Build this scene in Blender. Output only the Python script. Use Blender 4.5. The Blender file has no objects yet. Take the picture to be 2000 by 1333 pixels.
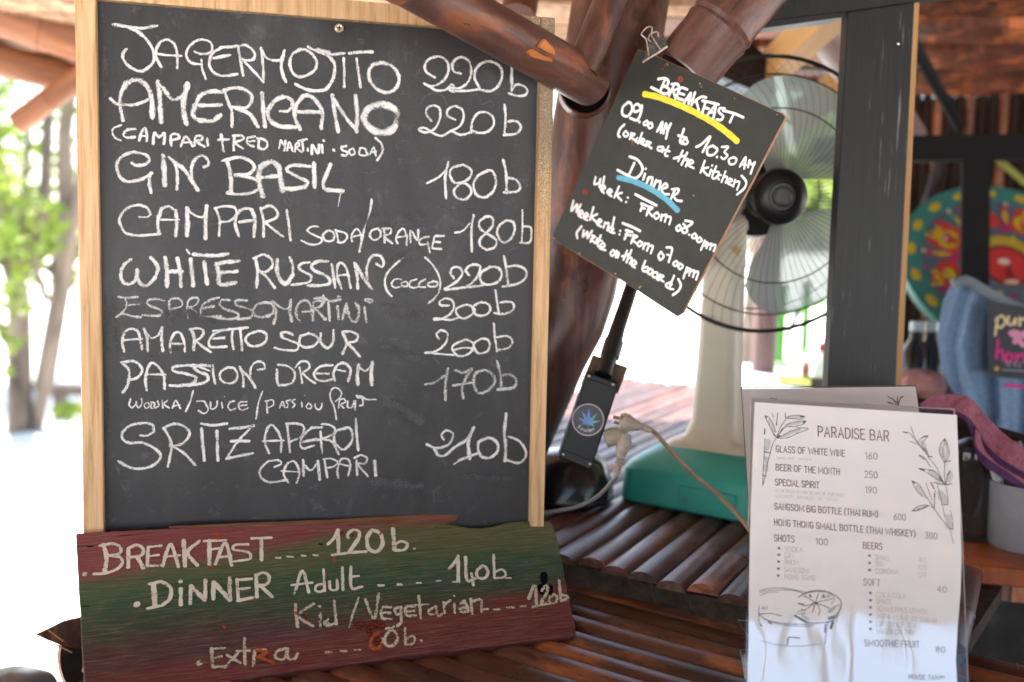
import bpy, math, random
import numpy as np
from mathutils import Matrix, Vector
R = math.radians
rnd = random.Random(7)
scene = bpy.context.scene
col = scene.collection

# ------------------------------------------------------------------ camera
CAM = Vector((0, 0, 1.35))
CR = (Matrix.Rotation(R(90 - 5.6), 3, 'X') @ Matrix.Rotation(R(1.33), 3, 'Z'))
FPX = 1944.4
cd = bpy.data.cameras.new('camera')
cam = bpy.data.objects.new('camera', cd)
col.objects.link(cam)
cam.matrix_world = Matrix.Translation(CAM) @ CR.to_4x4()
cd.lens = 35; cd.sensor_width = 36; cd.clip_end = 2000; cd.clip_start = 0.05
cd.dof.use_dof = True; cd.dof.focus_distance = 1.10; cd.dof.aperture_fstop = 2.8
scene.camera = cam
# ------------------------------------------------------------------ world, sun, exposure
SUN_EL, SUN_AZ = 62.0, -28.0            # azimuth from +Y towards +X
w = bpy.data.worlds.new('World'); scene.world = w; w.use_nodes = True
nt = w.node_tree
sky = nt.nodes.new('ShaderNodeTexSky'); sky.sky_type = 'NISHITA'; sky.sun_disc = False
sky.sun_elevation = R(SUN_EL); sky.sun_rotation = R(SUN_AZ)
sky.dust_density = 2.5
nt.links.new(sky.outputs[0], nt.nodes['Background'].inputs[0])
nt.nodes['Background'].inputs[1].default_value = 0.15
sd = bpy.data.lights.new('sun', 'SUN'); sd.energy = 4.6; sd.angle = R(0.5); sd.color = (1, .975, .94)
sun = bpy.data.objects.new('sun', sd); col.objects.link(sun)
sdir = Vector((math.cos(R(SUN_EL)) * math.sin(R(SUN_AZ)), math.cos(R(SUN_EL)) * math.cos(R(SUN_AZ)), math.sin(R(SUN_EL))))
sun.rotation_euler = sdir.to_track_quat('Z', 'Y').to_euler()
sun.location = (0, 0, 12)
scene.render.engine = 'CYCLES'
scene.view_settings.view_transform = 'Standard'
scene.view_settings.look = 'None'
scene.view_settings.exposure = 2.35
scene.view_settings.gamma = 1
scene.view_settings.use_curve_mapping = False
scene.cycles.max_bounces = 10
scene.cycles.diffuse_bounces = 6
scene.cycles.transparent_max_bounces = 24

# ------------------------------------------------------------------ geometry helpers
def ray(px, py):
    return CR @ Vector(((px - 1000) / FPX, -(py - 666.5) / FPX, -1.0))
def P(px, py, d):                         # point d metres in front of the lens plane
    return CAM + ray(px, py) * d
def G(px, py, z):                         # point on the horizontal plane at height z
    r = ray(px, py)
    return CAM + r * ((z - CAM.z) / r.z)
def projpx(p):
    q = CR.transposed() @ (p - CAM); return 1000 + q.x / -q.z * FPX, 666.5 - q.y / -q.z * FPX
class Plane:
    """Right-handed frame: X right, Y up, Z towards the viewer."""
    def __init__(s, o, x, y):
        x = x.normalized(); z = x.cross(y).normalized(); y = z.cross(x)
        s.o, s.x, s.y, s.z = o, x, y, z
        s.m = Matrix.Translation(o) @ Matrix((x, y, z)).transposed().to_4x4()
    def uv(s, px, py):
        r = ray(px, py)
        t = (s.o - CAM).dot(s.z) / r.dot(s.z)
        q = CAM + r * t - s.o
        return q.dot(s.x), q.dot(s.y)
    def pt(s, px, py, n=0.0):
        a, b = s.uv(px, py)
        return Vector((a, b, n))
def quadplane(tl, tr, br, bl, dcen):
    """plane of the parallelogram whose corners are seen at these pixels"""
    p = [np.array(ray(*c)) for c in (tl, tr, br, bl)]
    A = np.array([p[0], -p[1], p[2]]).T
    k = np.linalg.solve(A, p[3])
    d = np.array([k[0], k[1], k[2], 1.0]); d *= dcen / d.mean()
    W = [CAM + Vector(p[i]) * float(d[i]) for i in range(4)]
    pl = Plane(W[3], W[2] - W[3], W[0] - W[3])
    print('quad', [round(float(v), 3) for v in d], (W[1] - W[0]).length, (W[0] - W[3]).length, (W[1]-W[0]).normalized().dot((W[0]-W[3]).normalized()))
    return pl

MW = {}
def tag(o, label=None, cat=None, group=None, kind=None):
    if label: o['label'] = label
    if cat: o['category'] = cat
    if group: o['group'] = group
    if kind: o['kind'] = kind
    return o
def thing(name, label, cat, m=None, loc=None, group=None):
    o = bpy.data.objects.new(name, None); col.objects.link(o)
    if m is None: m = Matrix.Translation(Vector(loc if loc else (0, 0, 0)))
    o.matrix_world = m; MW[o] = m.copy(); o.empty_display_size = .05
    return tag(o, label, cat, group)
def meshobj(name, me, parent=None, m=None, label=None):
    o = bpy.data.objects.new(name, me); col.objects.link(o)
    m = m if m is not None else Matrix.Identity(4)
    if parent is not None:
        o.parent = parent
        o.matrix_basis = m; MW[o] = MW[parent] @ m
    else:
        o.matrix_world = m; MW[o] = m.copy()
    if label: o['label'] = label
    return o
class MB:
    def __init__(s): s.v = []; s.f = []; s.uv = []; s.sm = True
    def add(s, vs, fs):
        n = len(s.v); s.v += [Vector(a) for a in vs]; s.f += [tuple(i + n for i in f) for f in fs]; return s
    def box(s, c, h, m=None):
        c = Vector(c); vs = []
        for i in range(8):
            q = c + Vector((h[0] * (1 if i & 1 else -1), h[1] * (1 if i & 2 else -1), h[2] * (1 if i & 4 else -1)))
            vs.append(m @ q if m is not None else q)
        return s.add(vs, [(0, 2, 3, 1), (4, 5, 7, 6), (0, 1, 5, 4), (2, 6, 7, 3), (0, 4, 6, 2), (1, 3, 7, 5)])
    def prism(s, pts, n0, n1):
        """outline (x,y) counter-clockwise, extruded from n0 (back) to n1 (front) along local Z"""
        k = len(pts)
        vs = [Vector((p[0], p[1], n0)) for p in pts] + [Vector((p[0], p[1], n1)) for p in pts]
        fs = [tuple(range(k - 1, -1, -1)), tuple(range(k, 2 * k))]
        fs += [(i, (i + 1) % k, k + (i + 1) % k, k + i) for i in range(k)]
        return s.add(vs, fs)
    def tube(s, pts, rad, seg=10, caps=True, flat=None):
        pts = [Vector(p) for p in pts]; k = len(pts)
        rads = rad if isinstance(rad, (list, tuple)) else [rad] * k
        t0 = (pts[1] - pts[0]).normalized()
        up = Vector((0, 0, 1)) if abs(t0.z) < .9 else Vector((1, 0, 0))
        a = t0.cross(up).normalized(); vs = []
        for i in range(k):
            t = (pts[min(i + 1, k - 1)] - pts[max(i - 1, 0)]).normalized()
            a = (a - t * a.dot(t)).normalized(); b = t.cross(a)
            for j in range(seg):
                th = 2 * math.pi * j / seg
                vs.append(pts[i] + (a * math.cos(th) + b * math.sin(th)) * rads[i])
        fs = [(i * seg + j, i * seg + (j + 1) % seg, (i + 1) * seg + (j + 1) % seg, (i + 1) * seg + j) for i in range(k - 1) for j in range(seg)]
        if caps: fs += [tuple(range(seg - 1, -1, -1)), tuple((k - 1) * seg + j for j in range(seg))]
        return s.add(vs, fs)
    def lathe(s, prof, seg=32, m=None, sx=1, sy=1):
        """prof = [(radius, z)...] around local Z"""
        vs = []; k = len(prof)
        for r, z in prof:
            for j in range(seg):
                th = 2 * math.pi * j / seg
                q = Vector((r * math.cos(th) * sx, r * math.sin(th) * sy, z)); vs.append(m @ q if m is not None else q)
        fs = [(i * seg + j, i * seg + (j + 1) % seg, (i + 1) * seg + (j + 1) % seg, (i + 1) * seg + j) for i in range(k - 1) for j in range(seg)]
        if prof[0][0] > 1e-6: fs.append(tuple(range(seg - 1, -1, -1)))
        if prof[-1][0] > 1e-6: fs.append(tuple((k - 1) * seg + j for j in range(seg)))
        return s.add(vs, fs)
    def grid(s, rows):
        """rows of equal length point lists"""
        n = len(rows[0]); vs = [p for r in rows for p in r]
        return s.add(vs, [(i * n + j, i * n + j + 1, (i + 1) * n + j + 1, (i + 1) * n + j) for i in range(len(rows) - 1) for j in range(n - 1)])
    def mesh(s, name, mat, smooth=True, auto=35):
        me = bpy.data.meshes.new(name); me.from_pydata(s.v, [], s.f)
        if s.uv:
            l = me.uv_layers.new(name='UVMap')
            for i, lp in enumerate(me.loops): l.data[i].uv = s.uv[lp.vertex_index]
        me.materials.append(mat)
        if smooth:
            me.polygons.foreach_set('use_smooth', [True] * len(me.polygons))
            try: me.set_sharp_from_angle(angle=R(auto))
            except Exception: pass
        me.update(); return me
    def build(s, name, mat, parent=None, m=None, label=None, smooth=True, world=False, bevel=0, solid=0, auto=35):
        """world=True: vertices are world points and are brought into the parent's frame"""
        if world and parent is not None:
            inv = MW[parent].inverted(); s.v = [inv @ v for v in s.v]
        o = meshobj(name, s.mesh(name, mat, smooth, auto), parent, m, label)
        if solid:
            md = o.modifiers.new('solid', 'SOLIDIFY'); md.thickness = solid; md.offset = 0
        if bevel:
            md = o.modifiers.new('bevel', 'BEVEL'); md.width = bevel; md.segments = 2; md.limit_method = 'ANGLE'; md.angle_limit = R(40)
        return o
def axis_m(p0, p1, ref=None):
    """matrix with Z along p0->p1, origin p0; length"""
    p0 = Vector(p0); p1 = Vector(p1); z = (p1 - p0); L = z.length; z.normalize()
    ref = ref or (Vector((0, 0, 1)) if abs(z.z) < .9 else Vector((0, -1, 0)))
    x = ref.cross(z).normalized(); y = z.cross(x)
    return Matrix.Translation(p0) @ Matrix((x, y, z)).transposed().to_4x4(), L
def catmull(pts, step):
    pts = [np.array(p, float) for p in pts]
    if len(pts) == 1: pts = [pts[0], pts[0] + np.array([.01, 0] + [0] * (len(pts[0]) - 2))]
    out = []
    Q = [2 * pts[0] - pts[1]] + pts + [2 * pts[-1] - pts[-2]]
    for i in range(1, len(Q) - 2):
        a, b, c, d = Q[i - 1:i + 3]
        n = max(1, int(np.linalg.norm((c - b)[:2]) / step))
        for j in range(n):
            t = j / n
            out.append(.5 * (2 * b + (c - a) * t + (2 * a - 5 * b + 4 * c - d) * t * t + (3 * b - a - 3 * c + d) * t ** 3))
    out.append(pts[-1]); return out
def bamboo_mesh(name, L, r, mat, nodes=(), seg=14, half=False, hollow=False, taper=1.0, cut=False):
    """culm along local Z with swollen node rings; half=True gives the split half-round slat, flat side at y=0, curved side up +Y"""
    zs = [0.0, L]
    for q in nodes:
        zs += [q - r * .35, q - r * .12, q, q + r * .12, q + r * .35]
    zs = sorted(z for z in zs if 0 <= z <= L)
    mb = MB(); vs = []; fs = []
    def rad(z):
        k = r * (1 + (taper - 1) * z / L)
        for q in nodes:
            d = abs(z - q)
            if d < r * .05: return k * .985
            if d < r * .2: k *= 1.055
        return k
    n = seg
    for z in zs:
        k = rad(z)
        for j in range(n):
            if half:
                th = math.pi * j / (n - 1); vs.append((k * math.cos(th), k * .62 * math.sin(th), z))
            else:
                th = 2 * math.pi * j / n; vs.append((k * math.cos(th), k * math.sin(th), z))
    for i in range(len(zs) - 1):
        for j in range(n if not half else n - 1):
            fs.append((i * n + j, i * n + (j + 1) % n, (i + 1) * n + (j + 1) % n, (i + 1) * n + j))
        if half: fs.append((i * n + n - 1, i * n, (i + 1) * n, (i + 1) * n + n - 1))
    fs.append(tuple(range(n - 1, -1, -1))); fs.append(tuple((len(zs) - 1) * n + j for j in range(n)))
    if hollow:                                        # open cut end at z=0
        fs.remove(tuple(range(n - 1, -1, -1)))
        b = len(vs)
        for j in range(n):
            th = 2 * math.pi * j / n; vs.append((r * .78 * math.cos(th), r * .78 * math.sin(th), 0))
        for j in range(n):
            th = 2 * math.pi * j / n; vs.append((r * .76 * math.cos(th), r * .76 * math.sin(th), min(L * .4, .06)))
        for j in range(n):
            k = (j + 1) % n
            fs.append((j, b + j, b + k, k)); fs.append((b + j, b + n + j, b + n + k, b + k))
        fs.append(tuple(b + n + j for j in range(n)))
    mb.add(vs, fs)
    return mb.mesh(name, mat)

# ------------------------------------------------------------------ materials
def newmat(name):
    m = bpy.data.materials.new(name); m.use_nodes = True
    n = m.node_tree.nodes; l = m.node_tree.links; b = n['Principled BSDF']
    return m, n, l, b
def ramp(n, stops, interp='LINEAR'):
    r = n.new('ShaderNodeValToRGB'); e = r.color_ramp.elements; r.color_ramp.interpolation = interp
    while len(e) < len(stops): e.new(0.5)
    for i, (p, c) in enumerate(stops):
        e[i].position = p; e[i].color = (c[0], c[1], c[2], 1) if isinstance(c, (tuple, list)) else (c, c, c, 1)
    return r
def coords(n, l, scale, rand=True):
    tc = n.new('ShaderNodeTexCoord'); mp = n.new('ShaderNodeMapping'); mp.inputs['Scale'].default_value = scale
    if rand:
        oi = n.new('ShaderNodeObjectInfo'); mu = n.new('ShaderNodeMath'); mu.operation = 'MULTIPLY'; mu.inputs[1].default_value = 37
        l.new(oi.outputs['Random'], mu.inputs[0])
        ad = n.new('ShaderNodeVectorMath'); ad.operation = 'ADD'
        l.new(tc.outputs['Object'], ad.inputs[0]); l.new(mu.outputs[0], ad.inputs[1]); l.new(ad.outputs[0], mp.inputs[0])
    else: l.new(tc.outputs['Object'], mp.inputs[0])
    return mp.outputs[0]
def noise(n, l, vec, scale, detail=4, rough=.6, dist=0):
    t = n.new('ShaderNodeTexNoise'); t.inputs['Scale'].default_value = scale; t.inputs['Detail'].default_value = detail
    t.inputs['Roughness'].default_value = rough; t.inputs['Distortion'].default_value = dist
    l.new(vec, t.inputs['Vector']); return t.outputs['Fac']
def mixc(n, l, fac, a, b, mode='MIX'):
    m = n.new('ShaderNodeMix'); m.data_type = 'RGBA'; m.blend_type = mode
    for sock, v in ((m.inputs[0], fac), (m.inputs[6], a), (m.inputs[7], b)):
        if hasattr(v, 'links') or isinstance(v, bpy.types.NodeSocket): l.new(v, sock)
        elif isinstance(v, (int, float)): sock.default_value = v
        else: sock.default_value = (v[0], v[1], v[2], 1)
    return m.outputs[2]
def bump(n, l, b, h, strength=.3, dist=.001):
    bp = n.new('ShaderNodeBump'); bp.inputs['Strength'].default_value = strength; bp.inputs['Distance'].default_value = dist
    l.new(h, bp.inputs['Height']); l.new(bp.outputs[0], b.inputs['Normal'])
def M(name, stops, scale=(1, 1, 1), ns=10, rough=.5, bs=.25, bd=.001, detail=5, dist=0, spec=.5, coat=0, spots=None, rand=True, vary=0, sss=0, metal=0, rr=.12):
    m, n, l, b = newmat(name)
    v = coords(n, l, scale, rand)
    f = noise(n, l, v, ns, detail, .62, dist)
    c = ramp(n, stops); l.new(f, c.inputs[0]); out = c.outputs[0]
    if vary:
        oi = n.new('ShaderNodeObjectInfo'); hs = n.new('ShaderNodeHueSaturation')
        mr = n.new('ShaderNodeMapRange'); mr.inputs[3].default_value = 1 - vary; mr.inputs[4].default_value = 1 + vary
        l.new(oi.outputs['Random'], mr.inputs[0]); l.new(mr.outputs[0], hs.inputs['Value']); l.new(out, hs.inputs['Color']); out = hs.outputs[0]
    if spots:                                  # (colour, noise scale, threshold)
        v2 = coords(n, l, (1, 1, 1), rand)
        for colr, sc, th in spots:
            s2 = noise(n, l, v2, sc, 3, .6); r2 = ramp(n, [(th, 0), (th + .05, 1)]); l.new(s2, r2.inputs[0])
            out = mixc(n, l, r2.outputs[0], out, colr)
    l.new(out, b.inputs['Base Color'])
    rr_ = n.new('ShaderNodeMapRange'); rr_.inputs[3].default_value = rough - rr; rr_.inputs[4].default_value = rough + rr
    l.new(f, rr_.inputs[0]); l.new(rr_.outputs[0], b.inputs['Roughness'])
    b.inputs['Specular IOR Level'].default_value = spec; b.inputs['Coat Weight'].default_value = coat; b.inputs['Coat Roughness'].default_value = .25
    b.inputs['Metallic'].default_value = metal
    if bs: bump(n, l, b, f, bs, bd)
    return m
def flat(name, c, rough=.5, spec=.5, metal=0, ns=60, var=.08, bs=.05, coat=0):
    lo = tuple(x * (1 - var) for x in c); hi = tuple(min(1, x * (1 + var)) for x in c)
    return M(name, [(.3, lo), (.7, hi)], ns=ns, rough=rough, spec=spec, metal=metal, bs=bs, coat=coat, rr=.04, rand=False)

mt = {}
# varnished bamboo: dark red-brown, worn to orange
def bamboo_mat(name, dark, mid, worn, rough=.36, th=.62, zs=.06, dust=(.20, .15, .14), dust_sheen_k=.25):
    m, n, l, b = newmat(name)
    v = coords(n, l, (1, 1, zs)); v1 = coords(n, l, (1, 1, .35))
    f = noise(n, l, v, 55, 6, .65); c = ramp(n, [(.3, dark), (.7, mid)]); l.new(f, c.inputs[0])
    g = noise(n, l, v1, 14, 5, .7, .6); gr = ramp(n, [(th, 0), (th + .13, 1)]); l.new(g, gr.inputs[0])
    out = mixc(n, l, gr.outputs[0], c.outputs[0], worn)
    lf = noise(n, l, v1, 7, 4, .6, .4); lr = ramp(n, [(.3, .55), (.7, 1.3)]); l.new(lf, lr.inputs[0]); out = mixc(n, l, 1.0, out, lr.outputs[0], 'MULTIPLY')
    sp_ = noise(n, l, coords(n, l, (1, 1, .6)), 230, 2, .5); spr = ramp(n, [(.715, 0), (.75, .6)]); l.new(sp_, spr.inputs[0]); out = mixc(n, l, spr.outputs[0], out, dust)
    du = noise(n, l, v1, 30, 6, .75); dr = ramp(n, [(.48, 0), (.72, dust_sheen_k)]); l.new(du, dr.inputs[0]); out = mixc(n, l, dr.outputs[0], out, dust)  # greyish noise: dust, also standing in for grey sheen on the varnish
    ck = noise(n, l, coords(n, l, (1, 1, .018)), 75, 3, .6, .3); cr_ = ramp(n, [(.665, 0), (.69, .85)]); l.new(ck, cr_.inputs[0]); out = mixc(n, l, cr_.outputs[0], out, tuple(x * .3 for x in dark))
    h = noise(n, l, v1, 120, 4, .7); hr = ramp(n, [(.66, 0), (.74, 1)]); l.new(h, hr.inputs[0])
    out = mixc(n, l, hr.outputs[0], out, tuple(x * .25 for x in dark))
    oi = n.new('ShaderNodeObjectInfo'); hs = n.new('ShaderNodeHueSaturation'); mr = n.new('ShaderNodeMapRange')
    mr.inputs[3].default_value = .65; mr.inputs[4].default_value = 1.3
    l.new(oi.outputs['Random'], mr.inputs[0]); l.new(mr.outputs[0], hs.inputs['Value']); l.new(out, hs.inputs['Color'])
    l.new(hs.outputs[0], b.inputs['Base Color'])
    mr2 = n.new('ShaderNodeMapRange'); mr2.inputs[3].default_value = rough - .1; mr2.inputs[4].default_value = rough + .25
    l.new(g, mr2.inputs[0]); l.new(mr2.outputs[0], b.inputs['Roughness'])
    bump(n, l, b, f, .5, .0018); b.inputs['Specular IOR Level'].default_value = .42
    return m
mt['slat'] = bamboo_mat('varnished_bamboo', (.045, .014, .008), (.135, .044, .022), (.34, .105, .03), rough=.36, th=.50, dust=(.24, .15, .11), dust_sheen_k=.3)
mt['shelf_slat'] = bamboo_mat('varnished_bamboo_grey', (.045, .017, .011), (.15, .055, .034), (.28, .10, .05), rough=.34, th=.54, dust=(.22, .19, .18), dust_sheen_k=.5)  # greyer dust also colours in the pale sheen of the far end
mt['post'] = bamboo_mat('varnished_post', (.036, .012, .008), (.125, .040, .025), (.27, .090, .042), rough=.27, th=.53, zs=.12, dust_sheen_k=.30, dust=(.17, .125, .11))
mt['pole'] = bamboo_mat('varnished_pole', (.036, .014, .010), (.12, .046, .032), (.24, .075, .03), rough=.34, th=.54, zs=.1, dust_sheen_k=.5, dust=(.16, .125, .115))
mt['roofslat'] = bamboo_mat('roof_slat', (.04, .012, .007), (.17, .045, .018), (.42, .12, .03), rough=.45, th=.50)
mt['eave'] = bamboo_mat('eave_bamboo', (.30, .11, .05), (.52, .22, .10), (.6, .30, .15), rough=.5, th=.6)
mt['thatch'] = M('palm_thatch', [(.3, (.10, .05, .028)), (.5, (.36, .22, .13)), (.75, (.60, .43, .29))], scale=(1, 1, .15), ns=22, rough=.85, bs=.5, bd=.004, vary=.35)
mt['rafter'] = M('rafter_wood', [(.3, (.33, .17, .05)), (.7, (.46, .26, .09))], scale=(1, 1, .1), ns=30, rough=.6)
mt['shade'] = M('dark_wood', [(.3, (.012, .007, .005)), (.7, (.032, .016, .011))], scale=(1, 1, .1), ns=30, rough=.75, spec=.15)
mt['split'] = M('split_bamboo', [(.3, (.42, .12, .025)), (.7, (.62, .22, .06))], scale=(1, 1, .1), ns=60, rough=.7, bs=.6)
mt['gap_shade'] = flat('painted_gap_shade', (.006, .004, .003), rough=.9, spec=.1)  # near-black colour stands in for the shade inside holes and slots
# pine frame with sawdust specks towards the upper right
def pine():
    m, n, l, b = newmat('pine_frame')
    tc = n.new('ShaderNodeTexCoord'); v = coords(n, l, (1, .05, 1), False)
    f = noise(n, l, v, 160, 5, .6, .4); c = ramp(n, [(.30, (.42, .23, .10)), (.5, (.66, .42, .21)), (.7, (.76, .54, .31))]); l.new(f, c.inputs[0])
    v2 = coords(n, l, (1, 1, 1), False)
    s = noise(n, l, v2, 900, 2, .6)
    sx = n.new('ShaderNodeSeparateXYZ'); l.new(tc.outputs['Object'], sx.inputs[0])
    # mask = how near the upper right corner (x ~ .49, y ~ 0)
    dx = n.new('ShaderNodeMath'); dx.operation = 'SUBTRACT'; dx.inputs[1].default_value = .50; l.new(sx.outputs[0], dx.inputs[0])
    dy = n.new('ShaderNodeMath'); dy.operation = 'ADD'; dy.inputs[1].default_value = .055; l.new(sx.outputs[1], dy.inputs[0])
    ln = n.new('ShaderNodeCombineXYZ'); l.new(dx.outputs[0], ln.inputs[0]); l.new(dy.outputs[0], ln.inputs[1])
    le = n.new('ShaderNodeVectorMath'); le.operation = 'LENGTH'; l.new(ln.outputs[0], le.inputs[0])
    mr = n.new('ShaderNodeMapRange'); mr.inputs[1].default_value = .06; mr.inputs[2].default_value = .24; mr.inputs[3].default_value = .22; mr.inputs[4].default_value = -.17
    l.new(le.outputs['Value'], mr.inputs[0])
    ad = n.new('ShaderNodeMath'); ad.operation = 'ADD'; l.new(mr.outputs[0], ad.inputs[0]); l.new(s, ad.inputs[1])
    r = ramp(n, [(.56, 0), (.62, 1)]); l.new(ad.outputs[0], r.inputs[0])
    s2 = noise(n, l, v2, 1300, 2, .6); c2 = ramp(n, [(.46, (.06, .04, .025)), (.56, (.45, .34, .2))], ); l.new(s2, c2.inputs[0])
    out = mixc(n, l, r.outputs[0], c.outputs[0], c2.outputs[0]); l.new(out, b.inputs['Base Color'])
    b.inputs['Roughness'].default_value = .6
    bump(n, l, b, s, .25, .0006); return m
mt['pine'] = pine()
# blackboard with chalk dust
def board_mat():
    m, n, l, b = newmat('blackboard')
    v = coords(n, l, (1, 1, 1), False); v2 = coords(n, l, (1, .35, 1), False)
    f = noise(n, l, v2, 9, 5, .6, 1.2); c = ramp(n, [(.35, (.028, .028, .030)), (.6, (.044, .044, .047)), (.8, (.080, .081, .085))]); l.new(f, c.inputs[0])
    g = noise(n, l, v, 420, 3, .7); cg = ramp(n, [(.35, .9), (.7, 1.12)]); l.new(g, cg.inputs[0])
    out = mixc(n, l, 1.0, c.outputs[0], cg.outputs[0], 'MULTIPLY')
    h = noise(n, l, v, 38, 5, .75, .5); hr = ramp(n, [(.58, 0), (.8, .4)]); l.new(h, hr.inputs[0])
    out = mixc(n, l, hr.outputs[0], out, (.22, .22, .23))
    l.new(out, b.inputs['Base Color']); b.inputs['Roughness'].default_value = .45; b.inputs['Specular IOR Level'].default_value = .38
    bump(n, l, b, g, .12, .0004); return m
mt['board'] = board_mat()
def chalk_mat(name, colr, thr, gain=.3, sc=1100):
    """grainy chalk / worn paint: coverage falls towards the edge of each stroke"""
    m, n, l, b = newmat(name)
    v = coords(n, l, (1, 1, 1), False)
    f = noise(n, l, v, sc, 2, .5)
    f2 = noise(n, l, v, 60, 2, .5)
    uv = n.new('ShaderNodeUVMap'); sx = n.new('ShaderNodeSeparateXYZ'); l.new(uv.outputs[0], sx.inputs[0])
    a = n.new('ShaderNodeMath'); a.operation = 'SUBTRACT'; a.inputs[1].default_value = .5; l.new(sx.outputs[1], a.inputs[0])
    a2 = n.new('ShaderNodeMath'); a2.operation = 'ABSOLUTE'; l.new(a.outputs[0], a2.inputs[0])
    a3 = n.new('ShaderNodeMath'); a3.operation = 'POWER'; a3.inputs[1].default_value = 2; l.new(a2.outputs[0], a3.inputs[0])
    a4 = n.new('ShaderNodeMath'); a4.operation = 'MULTIPLY'; a4.inputs[1].default_value = gain * 4; l.new(a3.outputs[0], a4.inputs[0])
    s = n.new('ShaderNodeMath'); s.operation = 'SUBTRACT'; l.new(f, s.inputs[0]); l.new(a4.outputs[0], s.inputs[1])
    s2 = n.new('ShaderNodeMath'); s2.operation = 'MULTIPLY_ADD'; s2.inputs[1].default_value = .35; l.new(f2, s2.inputs[0]); l.new(s.outputs[0], s2.inputs[2])
    mr = n.new('ShaderNodeMapRange'); mr.inputs[1].default_value = thr + .175 - .035; mr.inputs[2].default_value = thr + .175 + .035; l.new(s2.outputs[0], mr.inputs[0])
    l.new(mr.outputs[0], b.inputs['Alpha'])
    cr = ramp(n, [(.3, tuple(x * .82 for x in colr)), (.6, colr)]); l.new(f2, cr.inputs[0]); l.new(cr.outputs[0], b.inputs['Base Color'])
    b.inputs['Roughness'].default_value = .95; b.inputs['Specular IOR Level'].default_value = .1
    return m
mt['chalk'] = chalk_mat('chalk', (.78, .78, .77), .35, gain=.28)
mt['chalk_faint'] = chalk_mat('chalk_faint', (.62, .62, .61), .42)
mt['ghost'] = chalk_mat('chalk_ghost', (.10, .10, .105), .43, gain=.2)
mt['paint'] = chalk_mat('worn_white_paint', (.74, .72, .62), .29, gain=.16, sc=650)
mt['paint_thin'] = chalk_mat('worn_thin_paint', (.60, .57, .45), .37, gain=.18, sc=650)
mt['paint_orange'] = chalk_mat('orange_paint', (.42, .10, .035), .36, gain=.2, sc=500)
mt['paint_red'] = chalk_mat('red_paint', (.15, .026, .018), .44, gain=.2, sc=500)
mt['paint_black'] = chalk_mat('black_paint', (.006, .006, .007), .15, gain=.1, sc=500)
mt['marker'] = flat('white_marker', (.86, .86, .86), .5, .3, var=.03)
mt['yellow'] = M('yellow_marker', [(.35, (.75, .55, .02)), (.65, (.9, .72, .03))], ns=120, rough=.5)
mt['blue'] = M('blue_marker', [(.35, (.07, .33, .48)), (.65, (.11, .42, .58))], ns=120, rough=.5)
mt['sign'] = M('painted_sign', [(.3, (.022, .023, .019)), (.7, (.036, .037, .031))], ns=40, rough=.5, spec=.3, bs=.1, rand=False, spots=[((.2, .17, .12), 210, .80)])
mt['sign_edge'] = M('sign_edge_wood', [(.3, (.32, .15, .07)), (.7, (.5, .28, .15))], ns=90, rough=.8, rand=False)
mt['rust'] = M('rust_spot', [(.3, (.18, .035, .012)), (.7, (.3, .06, .02))], ns=300, rough=.9)
# ================================================================== SETTING
ZC, ZS = .90, .94                        # lower counter, raised bamboo shelf
def ground():
    mb = MB(); rows = []
    xs = [-400, -60, -20] + [x * 1.0 for x in range(-12, 13)] + [20, 60, 400]
    for y in xs:
        rows.append([(x, y, (.05 * math.sin(x * 1.3 + y * .7) + .04 * math.sin(y * 1.9 - x * .5)) if abs(x) < 20 and abs(y) < 20 else 0) for x in xs])
    mb.grid(rows)
    m = M('sand', [(.3, (.56, .53, .48)), (.7, (.74, .71, .66))], ns=3, rough=.95, bs=.6, bd=.02, rand=False, spots=[((.48, .44, .39), 1.6, .6)])
    return tag(mb.build('ground', m, smooth=True), kind='structure')
ground()

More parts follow.
